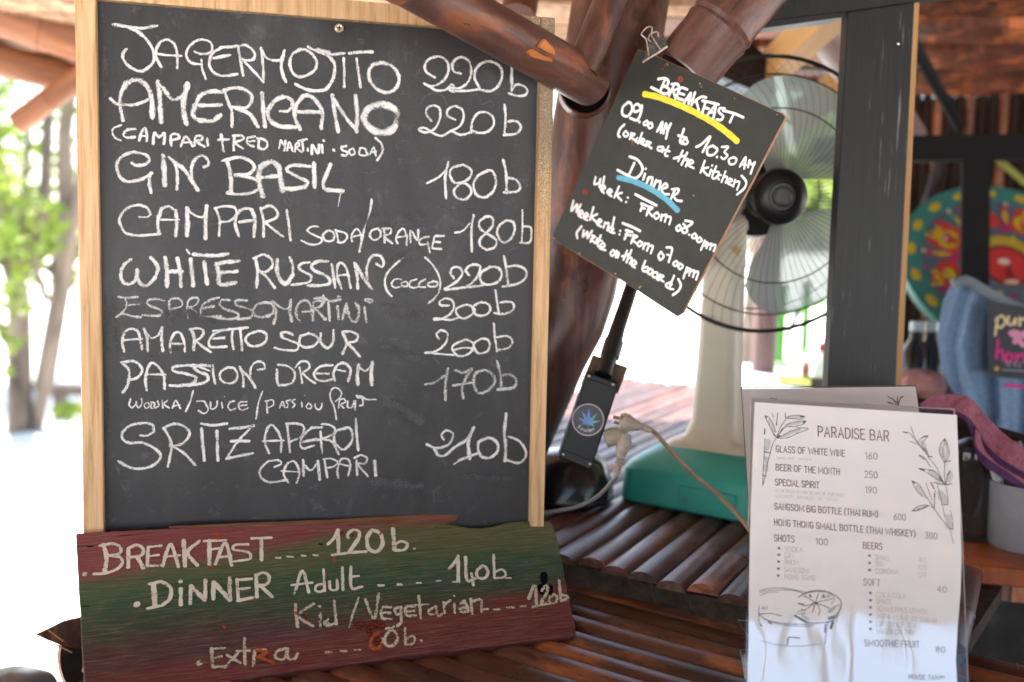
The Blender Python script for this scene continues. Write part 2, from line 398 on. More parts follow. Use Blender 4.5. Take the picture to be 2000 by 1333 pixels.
# ---- hut roof: a gable of battens over the bar, ridge above the camera
YB, ZB, YF, ZF, ZR = 2.62, 1.755, -1.7, 1.96, 2.28
def zroof(y): return ZR - (ZR - ZB) * (y / YB) if y > 0 else ZR - (ZR - ZF) * (y / YF)
def roof(name, x0, x1, step, mat, label, wid, cover):
    t = thing(name, label, 'roof', loc=((x0 + x1) / 2, 0, ZR))
    Lx = (x1 - x0); h = .012
    mb = MB(); mb.box((0, 0, 0), (Lx / 2, wid / 2, h))
    me = mb.mesh('slat', mat); mats = []
    y = YF
    while y < YB:
        sl = math.atan2((ZR - ZB) / YB, 1) if y > 0 else -math.atan2((ZR - ZF) / -YF, 1)
        m = Matrix.Translation((rnd.uniform(-.1, .1), y, zroof(y) - ZR + rnd.uniform(-.010, .010))) @ Matrix.Rotation(-sl + rnd.uniform(-.05, .05), 4, 'X')@ Matrix.Rotation(rnd.uniform(-.006, .006), 4, 'Z')
        meshobj('slat', me, t, m)
        y += step
    # weatherproof layer on top of the battens
    mb = MB(); rows = []
    for y in (YF - .05, 0, YB + .05): rows.append([(-Lx / 2, y, zroof(min(max(y, YF), YB)) - ZR + .045), (Lx / 2, y, zroof(min(max(y, YF), YB)) - ZR + .045)])
    mb.grid(rows); mb.build('roof_covering', cover, t, smooth=False, solid=.03)
    # ragged leaf ends hanging from the front eave
    rs = random.Random(31); mb = MB(); x = -Lx / 2
    while x < Lx / 2:
        l_ = .04 + .55 * rs.random() ** 3.5; w_ = rs.uniform(.010, .035); dx = rs.uniform(-.06, .06); z0 = ZF - ZR + .03; y0 = YF - .03 + rs.uniform(-.03, .03); k = len(mb.v)
        mb.v += [Vector((x, y0, z0)), Vector((x + w_, y0 + .004, z0)), Vector((x + w_ * .9 + dx * .6, y0, z0 - l_ * .6)), Vector((x + w_ * .5 + dx, y0 - .01, z0 - l_)), Vector((x + w_ * .1 + dx * .6, y0, z0 - l_ * .6))]
        mb.f.append((k, k + 1, k + 2, k + 3, k + 4)); x += rs.uniform(.006, .035)
    tag(mb.build('leaf_fringe', cover, t, smooth=False), kind='stuff')
    return t
roof('bamboo_roof', .30, 5.4, .072, mt['roofslat'], 'dark varnished bamboo batten roof above the bar on the right', .056, mt['shade'])
roof('thatch_roof', -3.9, .28, .075, mt['thatch'], 'pale palm thatch eave on bamboo battens above the chalkboard', .068, mt['thatch'])

def pole(name, p0, p1, r, mat, nodes=(), label=None, cat=None, parent=None, group=None, seg=18, taper=1.0, hollow=False):
    m, L = axis_m(p0, p1)
    me = bamboo_mesh(name, L, r, mat, nodes, seg, taper=taper, hollow=hollow)
    if parent is not None: return meshobj(name, me, parent, MW[parent].inverted() @ m, label)
    return tag(meshobj(name, me, None, m), label, cat, group)
pole('bamboo_beam', P(-330, -85, 2.1), P(640, 240, 2.5), .052, mt['eave'], (.42, .86), 'thick orange bamboo eave beam left of the chalkboard', 'beam')
pole('bamboo_beam', P(-330, 30, 2.25), P(500, 250, 2.5), .038, mt['eave'], (.3, .9), 'thinner peach bamboo eave pole just below the thick beam', 'beam')
pole('bamboo_brace', P(35, 240, 2.35), P(215, 110, 2.3), .026, mt['eave'], (.1,), 'short orange bamboo brace under the left eave', 'brace')
# rafters seen past the big post
for a, b_, lab in (((1380, 260, 2.5), (1655, -10, 1.6), 'yellow wooden rafter crossing behind the fan, left one'), ((1480, 300, 2.55), (1760, 60, 2.1), 'yellow wooden rafter crossing behind the black frame, right one')):
    m, L = axis_m(P(*a), P(*b_)); mb = MB(); mb.box((0, 0, L / 2), (.022, .03, L / 2))
    tag(mb.build('roof_rafter', mt['rafter'], m=m), lab, 'rafter', 'rafters under the roof')
pole('roof_pole', P(1570, -20, 1.75), P(1770, 270, 2.4), .047, M('pale_pole', [(.3, (.2, .14, .13)), (.7, (.34, .25, .24))], scale=(1, 1, .1), ns=30, rough=.5), (.3, .62), 'pale grey roof pole slanting down behind the black frame', 'pole')
# short stub and box edge above the diagonal pole
pole('roof_stub', P(1012, 30, 1.45), P(1040, -130, 1.5), .026, mt['slat'], (.06,), 'short red brown bamboo stub hanging above the diagonal pole', 'pole')

# ---- far trees
def leafmat(name, a, b_):
    m, n, l, b = newmat(name)
    oi = n.new('ShaderNodeNewGeometry'); c = ramp(n, [(0, a), (1, b_)]); l.new(oi.outputs['Random Per Island'], c.inputs[0])
    l.new(c.outputs[0], b.inputs['Base Color']); b.inputs['Roughness'].default_value = .55
    tr = n.new('ShaderNodeBsdfTranslucent'); l.new(c.outputs[0], tr.inputs[0]); ms = n.new('ShaderNodeMixShader'); ms.inputs[0].default_value = .45
    l.new(b.outputs[0], ms.inputs[1]); l.new(tr.outputs[0], ms.inputs[2]); l.new(ms.outputs[0], n['Material Output'].inputs[0]); return m
LEAF = [leafmat('leaf_bright', (.09, .16, .015), (.26, .33, .04)), leafmat('leaf_dark', (.03, .07, .02), (.09, .16, .03))]
BARK = M('bark', [(.35, (.05, .038, .03)), (.6, (.24, .18, .13))], scale=(1, 1, .3), ns=7, rough=.9, bs=.6, bd=.01)
def crown(clumps, n, size, seed):
    rs = np.random.RandomState(seed); vs = []; fs = []
    for (c, rad) in clumps:
        k = int(n * rad[0])
        for i in range(k):
            d = rs.normal(size=3); d /= np.linalg.norm(d)
            q = np.array(c) + d * np.array(rad) * (rs.rand() ** .45)
            a = rs.normal(size=3); a /= np.linalg.norm(a); b_ = np.cross(a, rs.normal(size=3)); b_ /= np.linalg.norm(b_)
            s = size * (.6 + .8 * rs.rand()); j = len(vs)
            vs += [q - a * s, q + b_ * s * .38, q + a * s, q - b_ * s * .38]; fs.append((j, j + 1, j + 2, j + 3))
    mb = MB(); mb.v = [Vector(v) for v in vs]; mb.f = fs; return mb
def tree(loc, trunks, clumps, n, size, seed, lm, label):
    t = thing('tree', label, 'tree', loc=loc, group='trees beyond the hut')
    o = Vector(loc)
    for pts, r in trunks:
        p = catmull([tuple(q) for q in pts], .25)
        MBt = MB(); MBt.tube([Vector(q) for q in p], [r * (1 - .55 * i / len(p)) for i in range(len(p))], 9)
        MBt.build('trunk', BARK, t)
    crown(clumps, n, size, seed).build('crown', lm, t, smooth=False)
    return t
def gp(px, d):                            # ground point at image column px, d metres ahead
    q = P(px, 500, d); return Vector((q.x, q.y, 0))
tree(gp(30, 6.5), [([(0, 0, -.1), (.02, 0, .9), (-.12, .1, 1.5), (-.3, 0, 3.2)], .085), ([(.1, 0, 0), (.32, 0, 1.1), (.50, .1, 2.2), (.3, 0, 3.4)], .045), ([(0, 0, .5), (-.25, 0, 1.0), (-.3, 0, 1.9)], .035), ([(.2, 0, .9), (.05, 0, 1.4), (.12, 0, 2.1)], .025), ([(0, 0, 1.0), (.2, 0, 1.5), (.25, 0, 2.4)], .05)],
     [((-.35, -.2, 2.0), (.5, .6, .35)), ((-.1, -.3, 1.35), (.55, .5, .30)), ((.1, .2, 2.9), (1.0, .9, .5)), ((-.55, 0, 1.0), (.4, .4, .4)), ((-.2, -.9, 1.25), (.28, .3, .22)), ((-.35, -.9, 1.75), (.35, .3, .3)), ((-.45, -1, .75), (.25, .25, .18)), ((-.05, -1, .35), (.16, .2, .08))], 1000, .05, 3, LEAF[0], 'bright leafy tree with twin trunks at the far left edge')
tree(gp(75, 8.5), [([(0, 0, -.1), (.25, 0, 1.2), (.2, .1, 2.2), (.5, 0, 3.8)], .09), ([(.1, 0, 1.0), (.55, 0, 1.9), (.8, 0, 3.1)], .05)],
     [((.2, 0, 3.2), (1.2, .9, .5)), ((-.3, 0, 1.5), (.5, .5, .35))], 800, .06, 5, LEAF[0], 'slender forked tree just left of the chalkboard')
tree(gp(-90, 9), [([(0, 0, -.1), (.1, 0, 1.6), (.3, .1, 3.6)], .2)], [((.2, 0, 2.3), (1.3, .9, .9)), ((.9, 0, 1.2), (.5, .4, .4)), ((.2, 0, 3.4), (1.3, 1, .6))], 900, .07, 8, LEAF[0], 'broad green tree filling the far left background')
tree(gp(1480, 11), [([(0, 0, -.1), (.1, 0, 1.8), (-.2, .1, 4)], .2)], [((0, 0, 2.5), (1.7, 1, .8)), ((.9, 0, 2.0), (1.0, .8, .7)), ((-1.3, 0, 3.2), (1, .8, .7))], 700, .10, 11, LEAF[1], 'dark green tree seen through the fan blades')
tree(gp(1700, 9), [([(0, 0, -.1), (-.1, 0, 1.8), (.2, .1, 4)], .18)], [((-.2, 0, 2.3), (1.2, 1, .9)), ((.6, 0, 3.4), (1.4, 1, .7))], 700, .08, 12, LEAF[0], 'green tree behind the black frame')
# tree behind the viewer whose foliage is mirrored in the laminated menus
tree((4.6, -6.2, 0), [([(0, 0, -.1), (.1, 0, 1.8), (-.2, .1, 4)], .18)], [((-.6, 0, 2.9), (1.2, .8, .5)), ((.9, 0, 2.7), (1.0, .8, .4)), ((0, 0, 3.6), (1.8, 1, .7))], 800, .12, 21, LEAF[1], 'leafy tree standing on the sand behind the viewer')
tree((-4.4, -6.4, 0), [([(0, 0, -.1), (.1, 0, 1.8), (.1, .1, 4)], .2)], [((0, 0, 3.3), (1.9, 1, .8))], 700, .12, 22, LEAF[1], 'second leafy tree on the sand behind the viewer')

tree(gp(-260, 5.2), [([(0, 0, -.1), (.1, 0, 1.2), (.3, 0, 2.2)], .06), ([(.1, 0, 1.2), (.5, 0, 1.6), (.72, 0, 1.45)], .02), ([(.1, 0, .7), (.45, 0, 1.0), (.72, 0, .95)], .018)],
     [((.72, 0, 1.62), (.10, .2, .14)), ((.70, 0, 1.30), (.13, .2, .12)), ((.74, 0, 1.02), (.14, .2, .15)), ((.62, 0, .72), (.2, .2, .2)), ((.98, 0, 1.48), (.05, .1, .03)), ((1.05, 0, .42), (.10, .1, .04))], 700, .034, 41, LEAF[0], 'young tree whose yellow green twigs hang into the left edge of the view')
# log bench
t = thing('log_bench', 'low grey log bench on the sand left of the chalkboard', 'bench', loc=gp(110, 7.0))
BR = M('weathered_log', [(.3, (.09, .07, .055)), (.7, (.2, .16, .13))], scale=(1, 1, .1), ns=30, rough=.85)
b0 = P(88, 762, 6.9); b1 = P(330, 762, 7.1)
MB().tube([b0, b1], .045, 12).build('seat', BR, t, world=True)
for q in (b0.lerp(b1, .12), b0.lerp(b1, .85)):
    MB().tube([q, Vector((q.x, q.y, 0))], .05, 10).build('leg', BR, t, world=True)
# brown trunk seen under the fan
pole('wooden_post', gp(1496, 3.4) + Vector((0, 0, 0)), P(1507, 430, 3.4), .042, M('post_brown', [(.3, (.10, .05, .045)), (.7, (.2, .11, .10))], scale=(1, 1, .1), ns=30, rough=.7), (.9,), 'thin brown wooden post standing outside behind the fan', 'post')

# ================================================================== COUNTER
AZ = R(28); U = Vector((math.sin(AZ), math.cos(AZ), 0)); WP = Vector((math.cos(AZ), -math.sin(AZ), 0))   # U along the shelf slats, WP square to them
AW = R(35); UN = Vector((math.sin(AW), math.cos(AW), 0)); W_ = Vector((math.cos(AW), -math.sin(AW), 0))   # W_ along the shelf front and the counter slats
E0 = G(1100, 1082, ZS + .012)             # a point on the shelf's front edge
t = thing('bamboo_shelf', 'raised shelf of split bamboo slats carrying the fan', 'shelf', loc=(E0.x, E0.y, ZS))
sw = .0385
for i in range(-15, 24):
    L = 1.62; rr = sw / 2 * rnd.uniform(.97, 1.04)
    me = bamboo_mesh('slat', L, rr, mt['shelf_slat'], sorted([rnd.uniform(.1, .5), rnd.uniform(.65, 1.0), rnd.uniform(1.2, 1.55)]), 11, half=True)
    p = E0 + W_ * (i * sw * 1.0075) + U * rnd.uniform(-.008, .012); p.z = ZS + rnd.uniform(-.001, .002)
    m = Matrix.Translation(p) @ Matrix((WP, Vector((0, 0, 1)), U)).transposed().to_4x4() @ Matrix.Rotation(rnd.uniform(-.004, .004), 4, 'Y')
    meshobj('slat', me, t, MW[t].inverted() @ m)
mb = MB()                                   # ragged fascia under the slat ends
fr = E0 + U * .006
mm = Matrix.Translation((fr.x, fr.y, ZS - .018)) @ Matrix((W_, UN, Vector((0, 0, 1)))).transposed().to_4x4()
FM = M('dusty_fascia', [(.3, (.02, .013, .009)), (.7, (.07, .05, .035))], ns=70, rough=.9, bs=.8, bd=.004)
x = -.62; rows = [[], [], [], []]
while x < .475:
    o_ = rnd.uniform(-.003, .003); rows[0].append((x, .012, .017)); rows[1].append((x, .001 + o_, .0155 + rnd.uniform(-.002, .001))); rows[2].append((x, .004 + o_ + rnd.uniform(-.002, .002), 0)); rows[3].append((x, .008 + rnd.uniform(-.002, .003), -.022 + rnd.uniform(-.003, .003))); x += rnd.uniform(.006, .018)
mb.grid(rows)
mb.box((-.07, .8, -.006), (.54, .76, .010))
mb.build('edge_board', FM, t, MW[t].inverted() @ mm, smooth=False)

LE = G(172, 1372, ZC)                       # near the left end of the counter
t = thing('bamboo_counter', 'lower bar counter of long dark split bamboo slats', 'counter', loc=(0, 1.0, ZC))
lw = .0365
q0 = E0 + UN * .09
for j in range(0, 37):
    c = q0 - UN * (lw * (j + .5) - .02)
    # start where the line meets the counter's left end
    s0 = -.62
    for k in range(300):
        qq = c + W_ * (-.62 + k * .01); qq.z = ZC
        if (qq - CAM).dot(CR @ Vector((0, 0, -1))) > .15 and projpx(qq)[0] > 190: s0 = -.62 + k * .01; break
    if j < 6: s0 = -.62
    s0 += rnd.uniform(-.006, .006); s1 = 2.3
    L = s1 - s0; rr = lw / 2 * rnd.uniform(.96, 1.04)
    nd = []; z = rnd.uniform(.1, .4)
    while z < L: nd.append(z); z += rnd.uniform(.32, .46)
    me = bamboo_mesh('slat', L, rr, mt['slat'], nd, 10, half=True)
    p = c + W_ * s0; p.z = ZC + rnd.uniform(-.0015, .0015)
    m = Matrix.Translation(p) @ Matrix((-UN, Vector((0, 0, 1)), W_)).transposed().to_4x4() @ Matrix.Rotation(rnd.uniform(-.003, .003), 4, 'Y')
    meshobj('slat', me, t, MW[t].inverted() @ m)
mb = MB(); mm = Matrix.Translation((q0.x, q0.y, ZC)) @ Matrix((W_, -UN, Vector((0, 0, 1)))).transposed().to_4x4()
mb.box((.95, .6, -.014), (1.2, .6, .012))
mb.build('counter_board', FM, t, MW[t].inverted() @ mm, smooth=False)
for x_, y_ in ((-.2, .15), (2.1, .15), (2.1, 1.1), (1.0, 1.1)):
    mb = MB(); mb.box((x_, y_, -.46), (.03, .03, .43)); mb.build('leg', mt['shade'], t, MW[t].inverted() @ mm)
t2 = bpy.data.objects['bamboo_shelf']
for x_, y_ in ((-.45, 1.45), (.4, 1.45), (-.5, .5)):
    mm2 = Matrix.Translation((E0.x, E0.y, 0)) @ Matrix((W_, U, Vector((0, 0, 1)))).transposed().to_4x4()
    mb = MB(); mb.box((x_, y_, .45), (.03, .03, .45)); mb.build('leg', mt['shade'], t2, MW[t2].inverted() @ mm2)

# ================================================================== BIG LEANING POST AND POLES
t = thing('leaning_post', 'thick dark red varnished leaning trunk post between chalkboard and fan', 'post', loc=P(985, 980, 1.46))
pth = [(1232, -260, 1.36, 94), (1222, -80, 1.36, 94), (1212, 0, 1.36, 93), (1184, 180, 1.365, 93), (1149, 370, 1.39, 93), (1112, 560, 1.44, 93), (1094, 620, 1.44, 90), (1060, 680, 1.44, 90), (1036, 740, 1.45, 88), (1012, 800, 1.45, 86), (985, 870, 1.46, 84), (958, 960, 1.46, 84), (935, 1040, 1.46, 84)]
pp = catmull([(*P(a, b_, d), r * d / FPX) for a, b_, d, r in pth], .02)
rads = [q[3] * (1 + .012 * math.sin(i * .9) + (.03 if abs(i - 33) < 2 else 0)) for i, q in enumerate(pp)]
MB().tube([Vector(q[:3]) for q in pp], rads, 40).build('trunk', mt['post'], t, world=True)
# mortise where the diagonal pole enters: near-black disc paints the hole's shade, raised worn rim
hp = Plane(P(1143, 172, 1.292), Vector((1, .05, 0)), Vector((.12, 0, 1)))
mb = MB(); prof = [(.0, .0), (.030, .0), (.0325, .004), (.036, .002), (.039, -.006)]
mb.lathe([(0.0001, .0), (.031, .0)], 28, hp.m, 1, 1.05); mb.build('mortise_shade_disc', mt['gap_shade'], t, world=True)
mb = MB(); mb.lathe([(.031, -.004), (.0315, .005), (.0335, .004), (.036, -.010)], 28, hp.m, 1, 1.05); mb.build('mortise_rim', mt['post'], t, world=True)

dp = pole('diagonal_pole', P(1152, 162, 1.235), P(640, -125, .86), .0285, mt['pole'], (.36,), 'dusty purple brown pole slanting over the top right corner of the chalkboard', 'pole', taper=.83, seg=28, hollow=False)
# split scars showing orange wood
for pts, lab in (([(1027, 102), (1040, 96), (1062, 108), (1078, 114), (1079, 122), (1060, 119), (1034, 112)], 'lower'), ([(1048, 93), (1056, 80), (1064, 76), (1074, 86), (1084, 98), (1082, 110), (1066, 104)], 'upper')):
    cpl = Plane(P(1055, 98, 1.23), Vector((.86, .33, -.38)), Vector((.38, 0, .86)))
    r0 = MW[dp]; axis = r0.to_3x3() @ Vector((0, 0, 1)); og = r0.to_translation()
    mb = MB(); vs = []
    def onpole(px, py, ex):
        # first hit of the view ray with the pole's surface (radius a little larger)
        rr_ = ray(px, py); w0 = CAM - og; a_ = rr_ - axis * rr_.dot(axis); b__ = w0 - axis * w0.dot(axis)
        rad_ = .0276 + ex; A = a_.dot(a_); B = 2 * a_.dot(b__); C_ = b__.dot(b__) - rad_ ** 2; D = B * B - 4 * A * C_
        tt = (-B - math.sqrt(max(D, 0))) / (2 * A); return CAM + rr_ * tt
    cx = sum(p[0] for p in pts) / len(pts); cy = sum(p[1] for p in pts) / len(pts)
    rim = catmull([p for p in pts] + [pts[0]], 3)[:-1]
    vs = [onpole(cx, cy, .0015)] + [onpole(cx + (p[0] - cx) * .75, cy + (p[1] - cy) * .75, .0022) for p in rim] + [onpole(p[0], p[1], -.001) for p in rim]
    n = len(rim); fs = [(0, 1 + i, 1 + (i + 1) % n) for i in range(n)] + [(1 + i, 1 + n + i, 1 + n + (i + 1) % n, 1 + (i + 1) % n) for i in range(n)]
    mb.add(vs, fs); mb.build('split_scar', mt['split'], dp, world=True)
pole('crossing_pole', P(1136, 139, 1.195), P(1215, -60, 1.21), .0195, mt['pole'], (), 'thin reddish pole standing on the end of the diagonal pole', 'pole', seg=22)
pole('bamboo_pole', P(1333, 142, 1.265), P(1560, -130, 1.25), .0425, mt['pole'], (.072, .30), 'thick glossy bamboo pole with a node ring rising right above the small sign', 'pole', seg=28, hollow=True)

# ================================================================== BLACK BAR FRAME
t = thing('black_bar_frame', 'black painted timber frame with raw plywood edge in front of the fan', 'frame', loc=P(1690, 1000, 1.22))
def bmat():
    m, n, l, b = newmat('black_paint_scratched')
    v = coords(n, l, (1, 1, .03), False); f = noise(n, l, v, 340, 3, .6); g = noise(n, l, coords(n, l, (1, 1, .5), False), 14, 3, .5)
    s = n.new('ShaderNodeMath'); s.operation = 'MULTIPLY_ADD'; s.inputs[1].default_value = .45; l.new(g, s.inputs[0]); l.new(f, s.inputs[2])
    r = ramp(n, [(.905, 0), (.94, .5)]); l.new(s.outputs[0], r.inputs[0])
    base = ramp(n, [(.3, (.017, .018, .018)), (.7, (.025, .026, .026))]); l.new(f, base.inputs[0])
    l.new(mixc(n, l, r.outputs[0], base.outputs[0], (.3, .3, .3)), b.inputs['Base Color']); b.inputs['Roughness'].default_value = .38; b.inputs['Specular IOR Level'].default_value = .22
    bump(n, l, b, f, .12, .0005); return m
mt['blackpaint'] = bmat()
pf = Plane(P(1720, 20, 1.34), Vector((.985, .17, 0)), Vector((0, 0, 1)))
def quadprism(pl, pts, n0, n1):
    mb = MB(); mb.prism([pl.uv(*p) for p in pts], n0, n1); mb.v = [pl.m @ v for v in mb.v]; return mb
quadprism(pf, [(1609, 900), (1742, 900), (1786, 5), (1656, 24)], -.018, 0).build('post_board', mt['blackpaint'], t, world=True, bevel=.0012)
quadprism(pf, [(1743, 900), (1755, 900), (1797, 5), (1787, 5)], -.030, -.0015).build('plywood_edge', M('plywood_edge', [(.3, (.30, .16, .055)), (.7, (.44, .25, .10))], scale=(1, 1, .05), ns=150, rough=.7, rand=False), t, world=True)
quadprism(pf, [(1440, 48), (1656, 23), (1787, 4), (2200, -40), (2200, -120), (1440, -60)], -.020, .001).build('top_board', mt['blackpaint'], t, world=True, bevel=.0012)
quadprism(pf, [(1440, 62), (1654, 32), (1654, 23), (1440, 46)], -.05, -.003).build('lower_lip', mt['blackpaint'], t, world=True)
# screw glint
mb = MB(); mb.lathe([(.0001, .0015), (.0016, .001), (.002, 0)], 12, Plane(pf.m @ pf.pt(1754, 86, 0), pf.x, pf.y).m); mb.build('screw', flat('steel', (.7, .7, .7), .25, metal=1), t, world=True)

# rear black beams of the bar
t = thing('rear_black_frame', 'matt black upright and crossbeam in the back of the bar', 'frame', loc=P(1900, 900, 2.1))
rf = Plane(P(1900, 300, 2.1), Vector((1, .02, 0)), Vector((0, 0, 1)))
BL = flat('matt_black', (.010, .010, .010), .8, .1)
quadprism(rf, [(1600, 318), (2200, 308), (2200, 258), (1600, 268)], -.05, 0).build('crossbeam', BL, t, world=True)
quadprism(rf, [(1876, 1250), (1926, 1250), (1936, 312), (1881, 312)], -.012, -.002).build('upright', BL, t, world=True)
gp_ = Plane(P(1440, 150, 1.95), Vector((1, 0, 0)), Vector((0, 0, 1)))
gb = thing('gusset_board', 'dark brown board under the rafters seen through the top of the fan cage', 'board', m=gp_.m)
quadprism(gp_, [(1395, 175), (1500, 205), (1540, 150), (1470, 85), (1380, 120)], -.02, 0).build('board', mt['shade'], gb, world=True)
gs = thing('pale_blue_sheet', 'pale blue translucent roof sheet seen between the small sign and the fan top', 'roof sheet', m=gp_.m)
quadprism(gp_, [(1360, 165), (1500, 225), (1495, 190), (1385, 142)], .004, .008).build('sheet', flat('pale_blue_sheet', (.45, .58, .68), .5), gs, world=True)
t = thing('added_light_block', 'added dark board blocking the bright gaps between the upright bamboo canes', 'wall', loc=gp(1950, 2.72))  # added board, stops daylight showing through between the canes
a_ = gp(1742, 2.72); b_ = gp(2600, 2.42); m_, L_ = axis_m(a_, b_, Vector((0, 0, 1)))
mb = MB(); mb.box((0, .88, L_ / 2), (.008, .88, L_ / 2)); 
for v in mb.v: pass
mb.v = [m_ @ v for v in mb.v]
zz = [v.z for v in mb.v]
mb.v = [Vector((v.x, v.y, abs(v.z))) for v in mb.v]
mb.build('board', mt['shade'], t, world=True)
pole('roof_pole', P(1775, 70, 1.9), P(1875, 250, 2.2), .012, BL, (), 'thin dark grey roof strut beside the black frame', 'pole')
# back wall of upright bamboo, seen in the dark behind the disc
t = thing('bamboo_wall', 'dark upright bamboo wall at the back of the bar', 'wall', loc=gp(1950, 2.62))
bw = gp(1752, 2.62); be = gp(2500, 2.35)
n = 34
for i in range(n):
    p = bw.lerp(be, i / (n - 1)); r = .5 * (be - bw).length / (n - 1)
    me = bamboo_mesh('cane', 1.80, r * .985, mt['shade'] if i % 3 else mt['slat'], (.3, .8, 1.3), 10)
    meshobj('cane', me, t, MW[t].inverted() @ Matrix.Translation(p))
pole('wall_strut', P(1766, 560, 2.5), P(1838, 300, 2.5), .012, M('grey_strut', [(.3, (.03, .024, .024)), (.7, (.05, .04, .04))], ns=20, rough=.8, spec=.1), (), 'thin grey strut leaning against the back wall beside the painted disc', 'strut')
pole('green_cane', P(1945, 308, 2.3), P(2035, 385, 2.3), .008, M('cane_green', [(.3, (.16, .18, .03)), (.7, (.24, .25, .05))], ns=20, rough=.5), (), 'thin yellow green cane above the painted disc', 'cane')
# ================================================================== WRITING
def parse(txt):
    """strokes 'w x y x y ...; ...' -> [(w, [(x,y)...])]; a leading w is kept for the strokes after it"""
    out = []; w = 24
    for s in txt.replace('\n', ' ').split(';'):
        q = s.split()
        if not q: continue
        if q[0][0] == 'w': w = float(q[0][1:]); q = q[1:]
        if len(q) < 2: continue
        v = [float(a) for a in q]; out.append((w, list(zip(v[::2], v[1::2]))))
    return out
_z = [0]
def ribbons(pl, strokes, org, sc, n0=.0004, step=2.6, jit=.10, wk=1.0, seed=1, thick=0):
    rs = random.Random(seed); mb = MB()
    for wz, pts in strokes:
        px = [(org[0] + x * sc, org[1] + y * sc) for x, y in pts]
        if len(px) == 1: px.append((px[0][0] + .6, px[0][1]))
        c = catmull(px, step)
        loc = [Vector(pl.uv(q[0], q[1])) for q in c]
        e = Vector(pl.uv(px[0][0] + 1, px[0][1])) - Vector(pl.uv(*px[0])); w = wz * sc * e.length * wk / 2
        # round the two ends off
        k = len(loc); base = len(mb.v); ph = rs.uniform(0, 6)
        d0 = (loc[0] - loc[1]).normalized() if k > 1 else Vector((1, 0)); d1 = (loc[-1] - loc[-2]).normalized()
        seq = [(loc[0] + d0 * w * .85, .35), (loc[0] + d0 * w * .5, .8)] + [(q, 1) for q in loc] + [(loc[-1] + d1 * w * .5, .8), (loc[-1] + d1 * w * .85, .35)]
        _z[0] = (_z[0] + 1) % 40; m_ = len(seq)
        for i, (q, kk) in enumerate(seq):
            a = seq[max(i - 1, 0)][0]; b_ = seq[min(i + 1, m_ - 1)][0]; t = (b_ - a)
            if t.length < 1e-9: t = Vector((1, 0))
            t.normalize(); nn = Vector((-t.y, t.x))
            ww = w * kk * (1 + jit * math.sin(i * .55 + ph) + rs.uniform(-jit, jit) * .5)
            z = n0 + _z[0] * 6e-6 + i * 4e-7
            mb.v += [Vector((q.x + nn.x * ww, q.y + nn.y * ww, z)), Vector((q.x, q.y, z + thick)), Vector((q.x - nn.x * ww, q.y - nn.y * ww, z))]
            mb.uv += [(i, 0), (i, .5), (i, 1)]
            if i:
                j = base + i * 3
                mb.f += [(j - 3, j - 2, j + 1, j), (j - 2, j - 1, j + 2, j + 1)]
    # face the viewer
    if mb.f:
        a, b_, c_ = [mb.v[i] for i in mb.f[0][:3]]
        if (b_ - a).cross(c_ - a).z < 0: mb.f = [tuple(reversed(f)) for f in mb.f]
    return mb

# ---- chalkboard
def onray(pl, px, py):
    r = ray(px, py); return (pl.o - CAM).dot(pl.z) / r.dot(pl.z)
TL = P(190, 2, 1.055)
BP = Plane(TL, P(8060, 640, 1) - CAM, -(P(552, 24000, 1) - CAM))
cb = thing('chalkboard', 'large framed chalkboard menu of cocktails with white chalk prices', 'chalkboard', m=BP.m)
iTR = BP.uv(1053, 72); iBR = BP.uv(1031, 1060); iBL = BP.uv(206.5, 1090)
zb = (Vector((0, 0, ZC)) - BP.o).dot(BP.y) / 1.0
W_in = iTR[0]; H_in = .60
W_in = (iTR[0] + iBR[0]) / 2
print('board TR depth', (onray(BP, 1050, 150)))
ybot = -(BP.o.z - ZC - .004) / BP.y.z           # stands on the counter
ytop = (iTR[1]) / 2
print('board', W_in, iTR, iBR, iBL, ybot)
fw = .0215; fy0 = 0.0; fy1 = iTR[1] * 0
mb = MB(); mb.box((W_in / 2, ybot / 2 + .01, -.006), (W_in / 2 + .004, -ybot / 2 + .008, .003)); mb.build('board_panel', mt['board'], cb, smooth=False)
for nm, x0, x1, y0, y1, dz in (('side_rail', -fw, 0, ybot, fw, 0), ('side_rail', W_in, W_in + fw * .82, ybot, fw, 0), ('top_rail', 0, W_in, 0, fw, -.0006), ('bottom_rail', 0, W_in, ybot, ybot + fw, -.0006)):
    mb = MB(); mb.box(((x0 + x1) / 2, (y0 + y1) / 2, -.0005 + dz), ((x1 - x0) / 2 - .0002, (y1 - y0) / 2, .009)); mb.build(nm, mt['pine'], cb, bevel=.0012)
# the screw near the top
sp = Plane(BP.m @ BP.pt(662, 57, .004), BP.x, BP.y)
mb = MB(); mb.lathe([(.001, .0012), (.0035, .0018), (.0050, .0006), (.0052, -.001), (.002, -.007)], 20, sp.m); o = mb.build('screw', flat('brass', (.62, .55, .40), .35, metal=.6), cb, world=True)
mb = MB(); mb.box((0, 0, .0019), (.0026, .0005, .0002), sp.m); mb.box((0, 0, .0020), (.0005, .0026, .0002), sp.m); mb.build('screw_slot', mt['gap_shade'], o, world=True)

